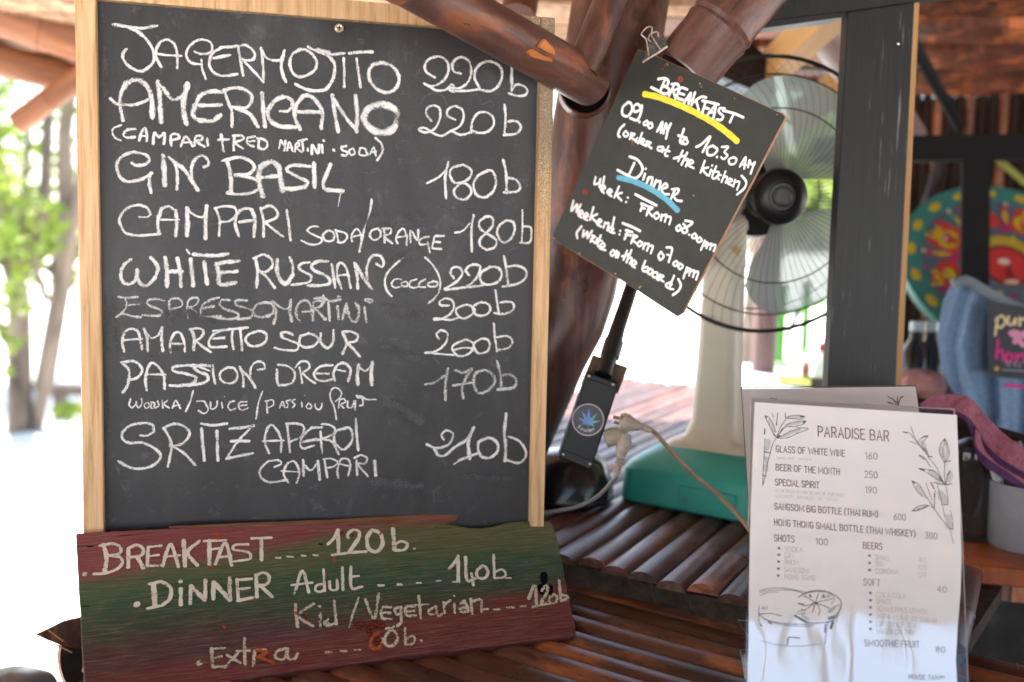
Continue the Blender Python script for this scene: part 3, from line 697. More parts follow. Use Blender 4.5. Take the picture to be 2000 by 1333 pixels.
A1, A2, A3, A4, B1, B2, B3, B4 = (200, 30), (620, 30), (200, 280), (620, 280), (200, 480), (620, 480), (200, 690), (620, 690)
LINES = [
('JAGERMOJITO', 'chalk', [(A1, '''w32 95 80 200 95 340 112 480 88; w36 230 105 300 135 380 200; w30 230 105 300 135 380 200 440 290 460 370 430 440 340 495 240 455 185 390 180 340 210 300;
w27 520 455 480 380 475 310 510 240 565 215 620 235 655 300 665 400 662 465; w22 465 335 560 350 700 358;
w24 820 320 870 340 940 335 975 300 960 240 900 215 830 225 760 290 745 360 790 420 880 435; 880 395 885 470 915 560;
w28 1050 280 1130 280 1205 268; 1055 285 980 330 950 400 960 470 1020 525 1100 535 1195 520; w30 990 380 1060 365 1130 350;
w28 1205 275 1220 370 1250 530; w26 1205 270 1270 262 1330 300 1355 350 1330 395 1260 395; 1240 385 1330 480 1430 590;
w28 1430 580 1430 480 1410 290; w26 1410 290 1450 370 1530 400 1590 385 1620 310; w32 1620 315 1590 420 1600 520 1630 585;
w30 1750 305 1690 340 1665 410 1680 490 1730 540 1800 535 1880 490 1905 420 1870 350 1810 305 1750 300'''),
 (A2, '''w28 -80 280 0 318 100 345 240 335; w40 0 305 100 325; w26 60 340 130 380; w32 100 360 150 420 155 470 140 560 80 650 0 668 -100 655 -190 610;
w26 235 380 240 500 240 632; 350 385 365 500 385 635; w30 285 335 380 325 490 322; w34 560 420 490 445 460 500 470 580 540 660 620 685 690 655 728 580 710 500 650 440 560 418''')]),
('price 220b of the top line', 'chalk', [(A2, '''w24 1045 550 980 510 955 460 980 400 1040 370 1110 370 1160 420 1165 500 1120 580 1020 630 950 605; 980 620 1060 665 1140 660 1200 615 1215 650 1165 645 1215 680;
1275 515 1220 500 1200 440 1230 390 1290 370 1350 410 1370 500 1340 590 1270 645 1190 640; 1180 665 1300 672 1450 655; w26 1450 655 1400 560 1410 480 1470 420 1550 410 1620 450 1645 520 1620 610 1550 670 1470 665;
w28 1732 420 1728 560 1730 665; w22 1730 665 1770 615 1830 625 1870 665 1850 705 1780 715 1705 690''')]),
('AMERICANO', 'chalk', [(A1, '''w36 180 930 155 800 165 690 210 600; w50 185 650 210 605 290 570 370 600 420 680 440 780 440 905; w34 70 740 130 785 250 795 330 780 400 750;
w46 490 590 505 700 520 945; w40 490 600 550 660 610 740 680 735 730 690; w50 755 610 722 740 722 870 745 960;
w42 1080 685 960 675 870 710 830 790 800 870 830 920 900 935 980 935 1045 885; w36 810 795 930 798 1055 795;
w32 1080 660 1120 780 1150 850 1150 985; w34 1080 665 1150 645 1240 650 1320 700 1320 770 1270 820 1150 815; w40 1180 820 1300 870 1380 985;
w40 1420 690 1430 850 1445 985; w28 1580 850 1640 850 1690 810; w40 1690 800 1680 750 1610 725 1530 760 1470 850 1490 930 1580 985 1720 990;
w40 1755 1010 1710 900 1720 800 1780 720 1840 715 1900 760 1955 860 1945 1000; w42 1750 855 1930 858'''),
 (A2, '''w38 135 710 150 830 185 1030; w36 145 740 250 900 350 1020; w40 350 1030 355 850 340 715; w62 560 790 470 815 420 880 425 950 500 1020 590 1040 670 1010 705 930 700 850 640 805 560 788; w30 590 770 680 810 720 880 715 950 690 1020''')]),
('price 220b of the second line', 'chalk', [(A2, '''w23 1015 935 970 880 980 820 1040 800 1090 830 1090 920 1040 1010 960 1040 900 1010 960 1000 1040 1050 1110 1070 1180 1030; 1225 925 1160 890 1160 840 1220 805 1290 840 1300 920 1260 990 1180 1030;
1200 1030 1280 1060 1360 1040; 1370 1040 1380 940 1430 870 1500 860 1560 900 1570 970 1520 1030 1440 1045 1370 1020; 1665 795 1675 900 1665 1060; 1700 940 1770 940 1810 990 1770 1050 1660 1062''')]),
('(CAMPARI + RED MARTINI . SODA)', 'chalk', [(A1, '''w20 165 975 100 1000 85 1040 110 1085 160 1110; w26 290 1010 220 1015 185 1060 210 1085 285 1080; 325 1110 345 1040 375 1000 395 1060 390 1115; w20 330 1070 390 1070;
w26 450 1140 460 1040 500 1080 550 1045 545 1140; 610 1155 610 1060 670 1060 680 1090 620 1105; 695 1160 740 1075 800 1160; w20 715 1130 790 1125; w26 815 1155 830 1075 885 1075 880 1105 830 1115 905 1165; 930 1095 935 1155;
w28 1055 1060 1075 1205; w26 1030 1105 1120 1100; 1165 1195 1170 1070; 1160 1070 1240 1070 1250 1100 1175 1130 1245 1180; 1350 1075 1290 1090 1290 1140 1340 1165; w20 1290 1120 1350 1115; w24 1390 1095 1385 1180; 1375 1090 1450 1110 1465 1160 1430 1190 1385 1175;
w20 1570 1180 1585 1105 1605 1150 1630 1110 1615 1200; 1640 1200 1660 1125 1690 1205; 1645 1175 1685 1170; 1710 1210 1720 1140 1750 1135 1740 1165 1715 1170 1770 1215; w22 1740 1115 1815 1100; 1775 1120 1785 1200; 1825 1185 1825 1200; w26 1860 1230 1865 1150 1915 1225 1925 1150; w22 1950 1150 1955 1220; 1965 1110 1968 1115'''),
 (A2, '''w28 145 1195 148 1200; w22 260 1160 215 1170 225 1200 270 1215 255 1245 220 1240; w20 320 1180 285 1200 300 1240 335 1225 320 1180; 380 1180 375 1235 440 1240 420 1180 380 1180; 430 1185 450 1240; w24 470 1230 500 1170 520 1245; 480 1215 520 1210; w26 520 1090 570 1140 580 1210 535 1285''')]),
('GIN BASIL', 'chalk', [(A3, '''w30 260 175 290 195 370 190 415 150 380 100 270 75; w34 270 75 180 110 128 180 140 270 200 335 280 335 370 310 435 265; w34 425 270 415 350 430 435;
w48 537 112 545 240 552 370; w30 590 125 640 180 665 280 660 410; w42 620 150 720 230 780 310 845 415; w34 790 300 790 220 820 140; w30 820 140 880 110 935 145 940 190 900 210;
w42 1110 170 1140 280 1140 440; w34 1070 155 1200 125 1300 150 1350 210 1300 270 1180 280; 1180 285 1300 300 1385 340 1390 400 1320 440 1200 450 1110 440;
w54 1425 465 1390 330 1405 220 1490 165 1560 200 1580 290 1600 420; w40 1420 300 1570 290; w34 1840 205 1700 195 1640 220 1650 250 1740 300 1820 340 1800 390; w42 1800 385 1700 405 1600 400; w42 1880 180 1885 385'''),
 (A4, 'w40 115 190 70 310 52 370 80 410 225 425; w10 215 425 200 480 185 560')]),
('price 180b of the gin line', 'chalk', [(A4, '''w20 975 355 1080 300 1140 240; w26 1165 170 1138 300 1145 485; w24 1300 190 1200 220 1180 280 1220 350 1290 350 1360 390 1365 450 1310 500 1240 480 1215 420 1270 360 1350 310 1370 240 1300 190;
w26 1520 240 1430 290 1390 370 1420 460 1490 480 1560 430 1590 340 1560 250 1520 240; 1655 150 1680 280 1685 440; w24 1690 310 1760 320 1805 380 1770 430 1660 435''')]),
('CAMPARI SODA/ORANGE', 'chalk', [(A3, '''w20 325 655 400 655 425 620; w28 425 630 390 570 300 550 200 590 150 670 165 740 210 800 330 820 510 805; w34 500 800 490 690 525 580; w28 525 580 590 560 650 600; w38 650 600 660 700 650 820; w20 520 680 680 680;
w44 750 580 755 700 750 815; w24 760 590 820 640 890 655 920 600; w40 925 560 915 700 915 845; w26 1005 580 1040 680 1035 820; 1000 580 1080 560 1170 570 1190 630 1130 690 1050 700; w30 1210 820 1180 720 1200 620 1270 580 1330 590; w36 1330 600 1355 680 1345 825; w32 1220 700 1330 685;
w26 1405 575 1430 690 1430 830; w28 1420 580 1490 555 1550 600 1545 660 1440 705; w24 1440 700 1520 765 1605 830; w28 1635 590 1655 720 1670 860'''),
 (A4, '''w20 10 740 -50 740 -90 775 -40 810 40 850 20 890 -60 900 -140 865; w24 90 775 50 820 80 870 140 860 150 810 110 775 60 800; w20 165 770 190 880; 160 775 250 800 265 840 230 880 180 880; 310 870 305 820 345 760 380 790 395 870; w16 305 835 400 810;
w22 485 500 470 600 420 760 375 965; 540 755 480 780 470 830 510 860 560 830 565 790 540 755; w24 595 760 600 880; 580 755 650 760 650 800 600 830 665 890; w20 715 890 700 850 730 780 770 760 795 830 795 905; 710 835 800 825; w22 830 880 830 775 890 860 900 770; w20 990 830 940 840 905 870 920 900 985 895; 985 880 1000 970; w22 1125 825 1050 825 1035 870 1025 930 1100 940; 1040 875 1090 880''')]),
('price 180b touching the right frame', 'chalk', [(A4, '''w18 1225 795 1290 780 1360 710; w26 1390 640 1370 780 1375 960; w24 1500 650 1440 700 1450 760 1520 810 1590 860 1580 920 1510 945 1450 910 1450 850 1510 790 1560 730 1555 660 1500 650;
1680 685 1620 730 1600 800 1650 880 1720 850 1755 770 1740 700 1680 685; w18 1825 595 1825 740 1820 880; w20 1830 740 1895 745 1905 800 1890 880 1805 885''')]),
('WHITE RUSSIAN (cocco)', 'chalk', [(B1, '''w34 250 125 190 170 160 260 185 330 240 342 290 310 305 250 308 215; w44 308 225 303 290; w36 308 290 345 345 400 355 470 280; w40 480 250 492 200 465 145 430 110;
w44 555 110 572 230 570 360; w38 665 115 688 230 695 360; 575 230 705 230; w42 785 125 792 230 805 355; w26 750 40 770 68; w38 810 78 900 85 1010 90 1110 75; w40 905 148 916 240 930 340;
w40 1210 138 1080 150 1015 168; w44 1012 165 1032 250 1045 345 1180 330; w36 1050 240 1195 230; w30 1360 110 1378 230 1370 370; w26 1345 115 1430 80 1500 120 1510 180 1460 230 1390 235; w30 1390 220 1460 280 1530 375;
w40 1555 130 1552 230 1590 320 1640 335 1690 260; w30 1690 260 1690 180 1665 110; w26 1840 150 1770 160 1745 200 1800 240 1855 270 1840 320 1760 340 1680 350'''),
 (B2, '''w32 90 140 10 140 -50 175 -30 220 60 260 110 300 100 340 20 355 -80 355; w30 130 170 145 270 158 370; w26 215 380 180 280 180 180 220 155 265 220 295 375; w20 200 265 265 260; w30 360 380 355 270 330 160; w36 335 160 420 300 480 378; w28 445 300 440 200 480 100 550 88 590 140 575 190 525 162;
w22 765 110 680 180 620 250 600 320 620 400 660 450; w20 745 300 690 300 660 345 690 375 740 365; 780 320 745 340 770 365 810 350 790 320; 880 300 830 320 820 360 860 375 900 365; 960 300 910 330 910 365 960 370; 1030 320 980 340 1000 365 1060 360 1070 330 1030 315; w20 960 105 1040 190 1090 300 1085 400 1040 470 990 510''')]),
('price 220b beside the bracket', 'chalk', [(B2, '''w24 1215 290 1185 240 1210 195 1270 200 1290 250 1250 310 1180 360 1135 385; w26 1140 393 1300 375 1470 355; w24 1350 265 1320 220 1360 175 1420 170 1450 190 1430 260 1380 330 1330 365;
1550 190 1470 230 1445 290 1480 340 1550 345 1620 310 1640 240 1600 195 1530 190; 1660 95 1680 200 1700 355; 1690 190 1780 180 1855 220 1850 290 1780 340 1650 365''')]),
('ESPRESSOMARTINI', 'chalk_faint', [(B1, '''w20 140 455 200 465 310 458; 200 470 215 530 180 590 130 630; 210 530 320 525; w22 125 635 180 605 250 625 340 640; w24 540 490 470 475 400 490 410 530 500 565 535 595 490 625 360 620;
w22 615 625 595 560 595 490 650 468 700 490 700 540 620 565; w20 755 640 750 560 770 480 840 465 850 500 810 540 760 545; 770 550 830 590 880 650; w24 1030 465 960 485 890 530 870 580 890 630 1050 630; w30 900 555 980 540;
w24 1130 485 1060 485 1045 530 1100 570 1200 600 1200 640 1120 655 1000 640; w26 1280 490 1190 490 1190 530 1290 560 1340 590 1310 640 1210 655; 1440 505 1370 530 1340 590 1370 630 1460 630 1520 590 1510 520 1440 505;
w28 1520 690 1545 600 1515 500; w22 1520 500 1580 550 1640 565 1675 510; w34 1675 495 1665 580 1680 665; w26 1750 670 1720 600 1740 520 1800 490 1850 530 1865 660; w20 1780 590 1840 585; w26 1870 660 1870 520 1880 500 1940 490 1950 530 1890 560; 1890 560 1980 655'''),
 (B2, '''w24 -20 470 60 470 120 495 205 480; 55 450 60 500; 100 510 110 665; w28 190 455 195 455; w26 180 545 190 650; 225 650 260 520; w30 260 540 290 640 330 680 365 640 370 560 345 520; w24 420 550 435 680; w22 430 478 490 485 470 508 430 488''')]),
('price 200b of the espresso line', 'chalk', [(B2, '''w22 1170 535 1100 530 1090 500 1140 470 1200 490 1215 550 1180 610 1110 650 1040 660 1035 652 1090 650 1180 662 1260 640; 1310 530 1240 560 1240 610 1300 650 1380 610 1400 570 1350 530 1300 530; 1460 500 1390 540 1390 590 1440 625 1510 610 1540 560 1510 515 1450 505;
1585 400 1600 500 1615 600; 1630 505 1720 500 1750 540 1720 590 1640 610 1575 600''')]),
('AMARETTO SOUR', 'chalk', [(B1, '''w28 190 940 175 850 200 770 250 740 310 760 335 840 350 920; w22 190 840 350 830; w30 370 740 395 830 400 935; w22 380 760 430 820 490 800 525 740; w30 528 730 525 830 535 935; w26 605 950 600 860 640 780 690 780 720 850 730 940; w24 610 870 720 880;
w32 790 750 815 830 810 925; w26 775 745 850 735 895 760 880 810 820 850; w28 830 850 890 900 960 945; w26 1070 755 1000 780 950 840 960 900 1100 900; w28 990 830 1080 820; w26 985 760 1130 745 1290 730; 1155 760 1150 840 1165 920; 1225 750 1240 930; 1370 765 1300 790 1270 840 1310 890 1390 890 1450 850 1455 790 1400 760 1340 770;
w24 1690 795 1640 770; w28 1680 785 1640 770 1590 780 1600 820; w22 1600 820 1680 850 1740 880 1720 930 1620 930 1530 910; w26 1820 785 1760 810 1750 870 1800 905 1880 890 1920 840 1890 800 1830 780'''),
 (B2, 'w28 30 785 32 860 90 912 140 860 145 755; w28 225 770 260 870 225 960; w24 225 768 300 765 360 800 340 850 270 865; w28 270 870 320 920 375 985')]),
('price 200b of the amaretto line', 'chalk', [(B2, '''w22 1080 825 1060 790 1100 755 1155 780 1150 850 1100 910 1040 945 960 955; w18 980 955 1100 965 1220 975; w22 1310 840 1220 880 1200 920 1240 975 1310 980 1380 930 1385 870 1340 840 1300 840; w18 1210 930 1300 910 1380 915; w22 1460 825 1395 870 1400 920 1440 960 1510 940 1535 880 1510 835 1460 825;
1570 695 1580 820 1600 940; 1600 815 1690 805 1735 850 1700 910 1600 930''')]),
('PASSION DREAM', 'chalk', [(B3, '''w30 170 85 230 150 235 230 215 300 180 350; w28 190 80 280 75 345 130 340 190 290 230 230 238; w28 390 330 380 240 400 140 440 90 500 130 545 210 550 320; w20 400 190 560 195; w30 830 110 700 115 625 130 640 165 740 185 830 220 800 270 700 290 600 290; w32 950 115 870 110 815 135 860 170 930 200 930 250 860 275 760 290; w20 830 120 900 140 950 160;
w26 980 110 985 190 1000 270; w24 1110 130 1050 170 1045 230 1100 270 1170 260 1200 200 1170 140 1110 130; 1220 125 1250 210 1250 300; w26 1250 165 1310 230 1360 310; w22 1310 230 1320 130 1370 80 1430 90 1440 140 1380 150; w26 1550 150 1550 240 1565 290; w22 1560 105 1650 120 1710 180 1690 260 1630 285 1565 285;
1750 130 1765 200 1775 265; 1715 130 1760 80 1820 80 1840 130 1780 175; 1780 180 1830 230 1890 270'''),
 (B4, 'w24 135 110 50 115 0 140 -30 190 0 240 70 250 130 235; 0 185 100 185; w26 155 245 145 180 180 110 240 90 290 130 295 180 275 250; w18 170 150 250 165; w36 370 110 357 200 360 280; w24 370 130 430 160 480 110; w36 490 85 480 190 485 280')]),
('price 170b', 'chalk_faint', [(B4, '''w24 965 280 1050 260 1150 190; w28 1165 145 1140 260 1140 415; w26 1230 155 1300 175 1380 140 1330 210 1290 310 1295 400; w20 1210 290 1370 265; w26 1480 155 1410 180 1390 250 1410 330 1450 360 1520 330 1580 260 1560 190 1500 155; w22 1600 75 1630 200 1635 295; w28 1640 200 1720 195 1770 250 1740 310 1610 325''')]),
('wodka/juice/passion fruit', 'chalk', [(B3, '''w17 250 410 235 460 260 490 295 455 300 430 300 460 320 490 350 450 345 410; 400 440 370 460 380 490 410 485 410 450; 430 440 460 445 455 490 430 490 435 445; 490 430 500 470 470 490; 530 425 535 490; 575 425 545 455 590 490; 620 490 650 425 690 495; 630 470 685 465; w18 805 340 780 430 740 520;
840 430 900 430 920 460 940 510 900 540 855 515; 960 440 960 490 990 500 1015 470 1020 430; 1060 445 1065 490; w10 1083 388 1084 389; w18 1170 430 1130 440 1115 480 1140 510 1180 495; 1280 435 1220 440 1210 480 1240 510 1290 490; 1220 470 1280 465; 1420 345 1385 450 1365 585;
w15 1460 440 1465 535; 1445 430 1510 420 1520 460 1470 490; 1575 490 1600 430 1620 485; 1580 470 1615 465; 1670 420 1630 430 1650 460 1640 485; 1710 415 1680 430 1710 460 1690 485; 1770 440 1775 480; w10 1797 382 1798 383; w16 1830 450 1810 480 1840 500 1860 470 1830 450; 1890 455 1895 490 1930 505 1950 470 1950 450'''),
 (B4, 'w18 170 590 150 480 115 400 125 330 170 310 215 350 200 400 165 430; w16 190 490 200 420 240 410 250 440 205 460 235 490; w18 270 430 270 480 300 490 325 450 325 430; w22 340 430 335 505; w18 350 380 400 390 440 415 520 415; 350 382 360 398 400 400 405 465 380 470')]),
('SRITZ', 'chalk', [(B3, '''w22 335 735 400 735 455 700; w28 455 700 440 640 350 625 240 650 175 710 180 770 240 800 360 800 460 850 515 910 480 980 380 1025 260 1025 140 965; w28 545 670 600 770 610 860 580 1010; 540 670 620 635 700 640 770 700 750 770 680 820 600 830; 600 820 720 890 820 995; w32 880 675 890 810 905 955; w28 880 630 980 645 1105 630; w30 1015 695 1025 955;
w32 1135 675 1240 665 1340 650; w24 1330 655 1200 790 1110 930; w32 1145 785 1300 785; w30 1105 940 1220 915 1330 895''')]),
('APEROL CAMPARI', 'chalk', [(B3, 'w24 1480 890 1440 790 1460 690 1500 640 1560 700 1590 790 1585 880; w20 1425 785 1610 780; w26 1640 640 1655 760 1665 880; w24 1635 630 1730 630 1790 660 1770 740 1670 790; w20 1530 1015 1590 985 1560 955 1470 965; w24 1470 965 1400 1040 1410 1110 1490 1150 1640 1130; w22 1650 1150 1610 1080 1640 990 1700 965 1740 1020 1750 1080 1725 1155; w16 1590 1050 1740 1060; w28 1785 955 1785 1090; w20 1790 990 1850 1045 1910 980; w30 1915 965 1930 1125'),
 (B4, '''w26 40 662 -50 665; w22 -50 665 -110 720 -150 790 -130 850 -30 825; w30 -120 790 -10 770; w22 30 700 35 800 45 885; 40 635 110 640 160 680 130 730 10 775; 60 770 130 790 190 900; w26 260 670 180 690 150 740 160 800 230 860 300 800 315 730 290 670 250 665; w26 345 590 350 720 365 865;
w22 65 960 75 1030 90 1105; w18 55 945 120 940 180 970 150 1010 80 1025; w22 185 1110 180 1040 210 950 270 945 295 1000 275 1090; w16 190 985 290 1010; w24 350 960 355 1085; w20 330 935 390 910 445 940 420 985 360 990 450 1095; w32 510 965 520 1090''')]),
('price 210b of the bottom line', 'chalk', [(B4, '''w24 1125 770 1105 730 1150 690 1205 720 1190 790 1130 835 1050 845 975 815; w28 1040 850 1080 910 1140 910 1220 840 1340 770; w36 1340 760 1390 670; w34 1390 670 1345 780 1350 880 1355 940; w26 1260 958 1340 925 1440 890; w12 1215 992 1260 960; w26 1520 755 1440 790 1430 850 1460 920 1530 935 1600 880 1605 810 1560 765 1510 755;
w32 1680 545 1665 700 1675 840 1670 960; w24 1700 745 1790 780 1850 860 1850 930 1790 980 1690 955''')]),
('rubbed out old digits', 'ghost', [(A2, 'w14 920 780 960 720 1040 690 1120 720 1150 790; w14 730 700 800 700 840 740 840 800; w16 1340 730 1380 780 1350 830; w16 1450 740 1470 790 1540 760 1570 790 1550 810; w12 720 1190 700 1150 760 1110 830 1130; w60 900 500 870 560; w90 700 900 800 1000'),
 (B4, 'w12 1830 1040 1830 1090 1790 1100; w12 740 1100 780 1080; w24 1020 20 1080 90'), (A4, 'w120 300 700 900 690; w90 700 1050 1000 900; w16 1050 560 1200 600 1400 560; w14 250 200 420 260 600 240'), (B2, 'w110 620 560 900 620; w80 600 900 880 1000; w16 700 700 760 660 840 700 820 760'), (B4, 'w120 600 400 900 600; w100 500 1150 900 1180; w70 1300 1100 1700 1120; w14 680 240 800 260 780 320'), (B1, 'w90 560 620 760 600 980 690; w60 420 1000 700 900; w120 60 500 90 900; w60 580 640 620 700'), (B3, 'w30 20 100 60 700; w90 420 200 540 220'), (A3, 'w14 300 420 900 415 1100 430; w60 800 740 1000 720'), (A4, 'w12 200 500 195 600; w30 1220 760 1250 700; w30 1120 980 1170 960; w16 1290 1020 1310 1020'), (A1, 'w60 20 300 20 700; w40 600 430 640 440')]),
]
for k, (txt, mn, parts) in enumerate(LINES):
    tot = MB()
    for q, (org, data) in enumerate(parts):
        st = parse(data)
        if mn == 'chalk_faint': st = [(w * 1.25, p) for w, p in st]
        m_ = ribbons(BP, st, org, .22, n0=-.0025, wk=1.12, seed=k * 7 + q)
        n = len(tot.v); tot.v += m_.v; tot.uv += m_.uv; tot.f += [tuple(i + n for i in f) for f in m_.f]
    o_ = tot.build('chalk_lettering', mt[mn], cb, smooth=False, label='white chalk writing: ' + txt)
    if mn == 'ghost': o_['kind'] = 'stuff'
def onplane(pl, px, py, n=0.0):            # world point where the view ray meets the plane lifted by n
    r = ray(px, py); o = pl.o + pl.z * n
    return CAM + r * ((o - CAM).dot(pl.z) / r.dot(pl.z))
def project(p):
    q = CR.transposed() @ (p - CAM); return 1000 + q.x / -q.z * FPX, 666.5 - q.y / -q.z * FPX
def join(mbs):
    t = MB()
    for m_ in mbs:
        n = len(t.v); t.v += m_.v; t.uv += m_.uv; t.f += [tuple(i + n for i in f) for f in m_.f]
    return t
# ================================================================== PAINTED PLANK
zt = ZC + .0125
bl = G(165, 1366, zt); br = G(1124, 1243, zt); tl = onplane(BP, 150, 1042, .022)
PP = Plane(bl, br - bl, tl - bl)
print('plank', (br - bl).length, (tl - bl).length, math.degrees(math.asin(PP.y.z)))
def plank_mat():
    m, n, l, b = newmat('painted_plank')
    tc = n.new('ShaderNodeTexCoord'); sx = n.new('ShaderNodeSeparateXYZ'); l.new(tc.outputs['Object'], sx.inputs[0])
    # height as a share of the plank; wobble by coarse noise
    h = (tl - bl).length
    g0 = noise(n, l, coords(n, l, (1, 2.5, 1), False), 9, 4, .6)
    t = n.new('ShaderNodeMath'); t.operation = 'MULTIPLY'; t.inputs[1].default_value = 1 / h; l.new(sx.outputs[1], t.inputs[0])
    sl = n.new('ShaderNodeMath'); sl.operation = 'MULTIPLY_ADD'; sl.inputs[1].default_value = .34; l.new(sx.outputs[0], sl.inputs[0]); l.new(t.outputs[0], sl.inputs[2])
    wb = n.new('ShaderNodeMath'); wb.operation = 'MULTIPLY_ADD'; wb.inputs[1].default_value = .22; l.new(g0, wb.inputs[0]); l.new(sl.outputs[0], wb.inputs[2])
    # wb = t + .34 x + .22 noise   (x .0 - .47)
    wb2 = n.new('ShaderNodeMath'); wb2.operation = 'MULTIPLY_ADD'; wb2.inputs[1].default_value = .22; l.new(g0, wb2.inputs[0]); l.new(t.outputs[0], wb2.inputs[2])
    low = ramp(n, [(.30, (.085, .030, .036)), (.38, (.070, .038, .032)), (.46, (.040, .062, .032)), (.64, (.032, .095, .052)), (.80, (.085, .118, .046)), (.90, (.110, .120, .046))]); l.new(wb2.outputs[0], low.inputs[0])
    # the red band along the top fades out to the right
    tx = n.new('ShaderNodeMath'); tx.operation = 'MULTIPLY_ADD'; tx.inputs[1].default_value = -.55; l.new(sx.outputs[0], tx.inputs[0]); l.new(wb2.outputs[0], tx.inputs[2])
    tr_ = ramp(n, [(.76, 0), (.84, 1)]); l.new(tx.outputs[0], tr_.inputs[0])
    c = mixc(n, l, tr_.outputs[0], low.outputs[0], (.25, .060, .072))
    # clearer red in the lower right
    rx = n.new('ShaderNodeMath'); rx.operation = 'MULTIPLY_ADD'; rx.inputs[1].default_value = -.5; l.new(sx.outputs[0], rx.inputs[0]); l.new(wb2.outputs[0], rx.inputs[2])
    rr = ramp(n, [(.15, 1), (.24, 0)]); l.new(rx.outputs[0], rr.inputs[0])
    c = mixc(n, l, rr.outputs[0], c, (.15, .030, .030))
    # weathered grain: pale worn streaks and dark cracks along the board
    f1 = noise(n, l, coords(n, l, (.035, 1, 1), False), 620, 6, .75, .3); r1 = ramp(n, [(.49, 0), (.66, .6)]); l.new(f1, r1.inputs[0])
    c = mixc(n, l, r1.outputs[0], c, (.30, .21, .16))
    f2 = noise(n, l, coords(n, l, (.03, 1, 1), False), 380, 5, .75, .6); r2 = ramp(n, [(.30, .92), (.45, 0)]); l.new(f2, r2.inputs[0])
    c = mixc(n, l, r2.outputs[0], c, (.012, .009, .008))
    f3 = noise(n, l, coords(n, l, (.4, 1, 1), False), 75, 3, .6); r3 = ramp(n, [(.73, 0), (.78, .8)]); l.new(f3, r3.inputs[0])
    c = mixc(n, l, r3.outputs[0], c, (.30, .12, .05))
    l.new(c, b.inputs['Base Color']); b.inputs['Roughness'].default_value = .62; b.inputs['Specular IOR Level'].default_value = .35
    ad = n.new('ShaderNodeMath'); ad.operation = 'ADD'; l.new(f1, ad.inputs[0]); l.new(f2, ad.inputs[1])
    bump(n, l, b, ad.outputs[0], .9, .0012); return m
mt['plank'] = plank_mat()
pk = thing('price_plank', 'weathered red and green painted plank listing breakfast and dinner prices', 'plank', m=PP.m)
top = [(148, 1042), (172, 1040), (240, 1037), (330, 1032), (420, 1029), (520, 1024), (640, 1019.6), (700, 1016), (770, 1013), (830, 1009), (871, 1005), (886, 1006), (894, 1010), (890, 1017), (872, 1023), (897, 1028), (920, 1031), (944, 1032), (965, 1028), (987, 1021), (1026, 1018), (1072, 1018), (1080, 1026)]
right = [(1088, 1049), (1094, 1080), (1100.6, 1111), (1109, 1160), (1121, 1211), (1125, 1235), (1119, 1244)]
bot = [(1060, 1250), (1000, 1257.6), (920, 1267), (846, 1275.6), (743, 1288.5), (640, 1303), (530, 1318), (423, 1333), (300, 1349), (166, 1366)]
left = [(160, 1270), (155, 1170), (151, 1100)]
ol = [PP.uv(*p) for p in reversed(top + right + bot + left)]
def jag(ol, amp, sub=4, seed=3):
    rs = random.Random(seed); out = []
    for i in range(len(ol)):
        a = Vector(ol[i]); b_ = Vector(ol[(i + 1) % len(ol)])
        for k in range(sub):
            q = a.lerp(b_, k / sub); d = (b_ - a).normalized(); out.append((q.x - d.y * rs.uniform(-amp, amp), q.y + d.x * rs.uniform(-amp, amp)))
    return out
mb = MB(); mb.prism(jag(ol, .00035), -.016, 0); mb.build('board', mt['plank'], pk, smooth=False, bevel=.0012)
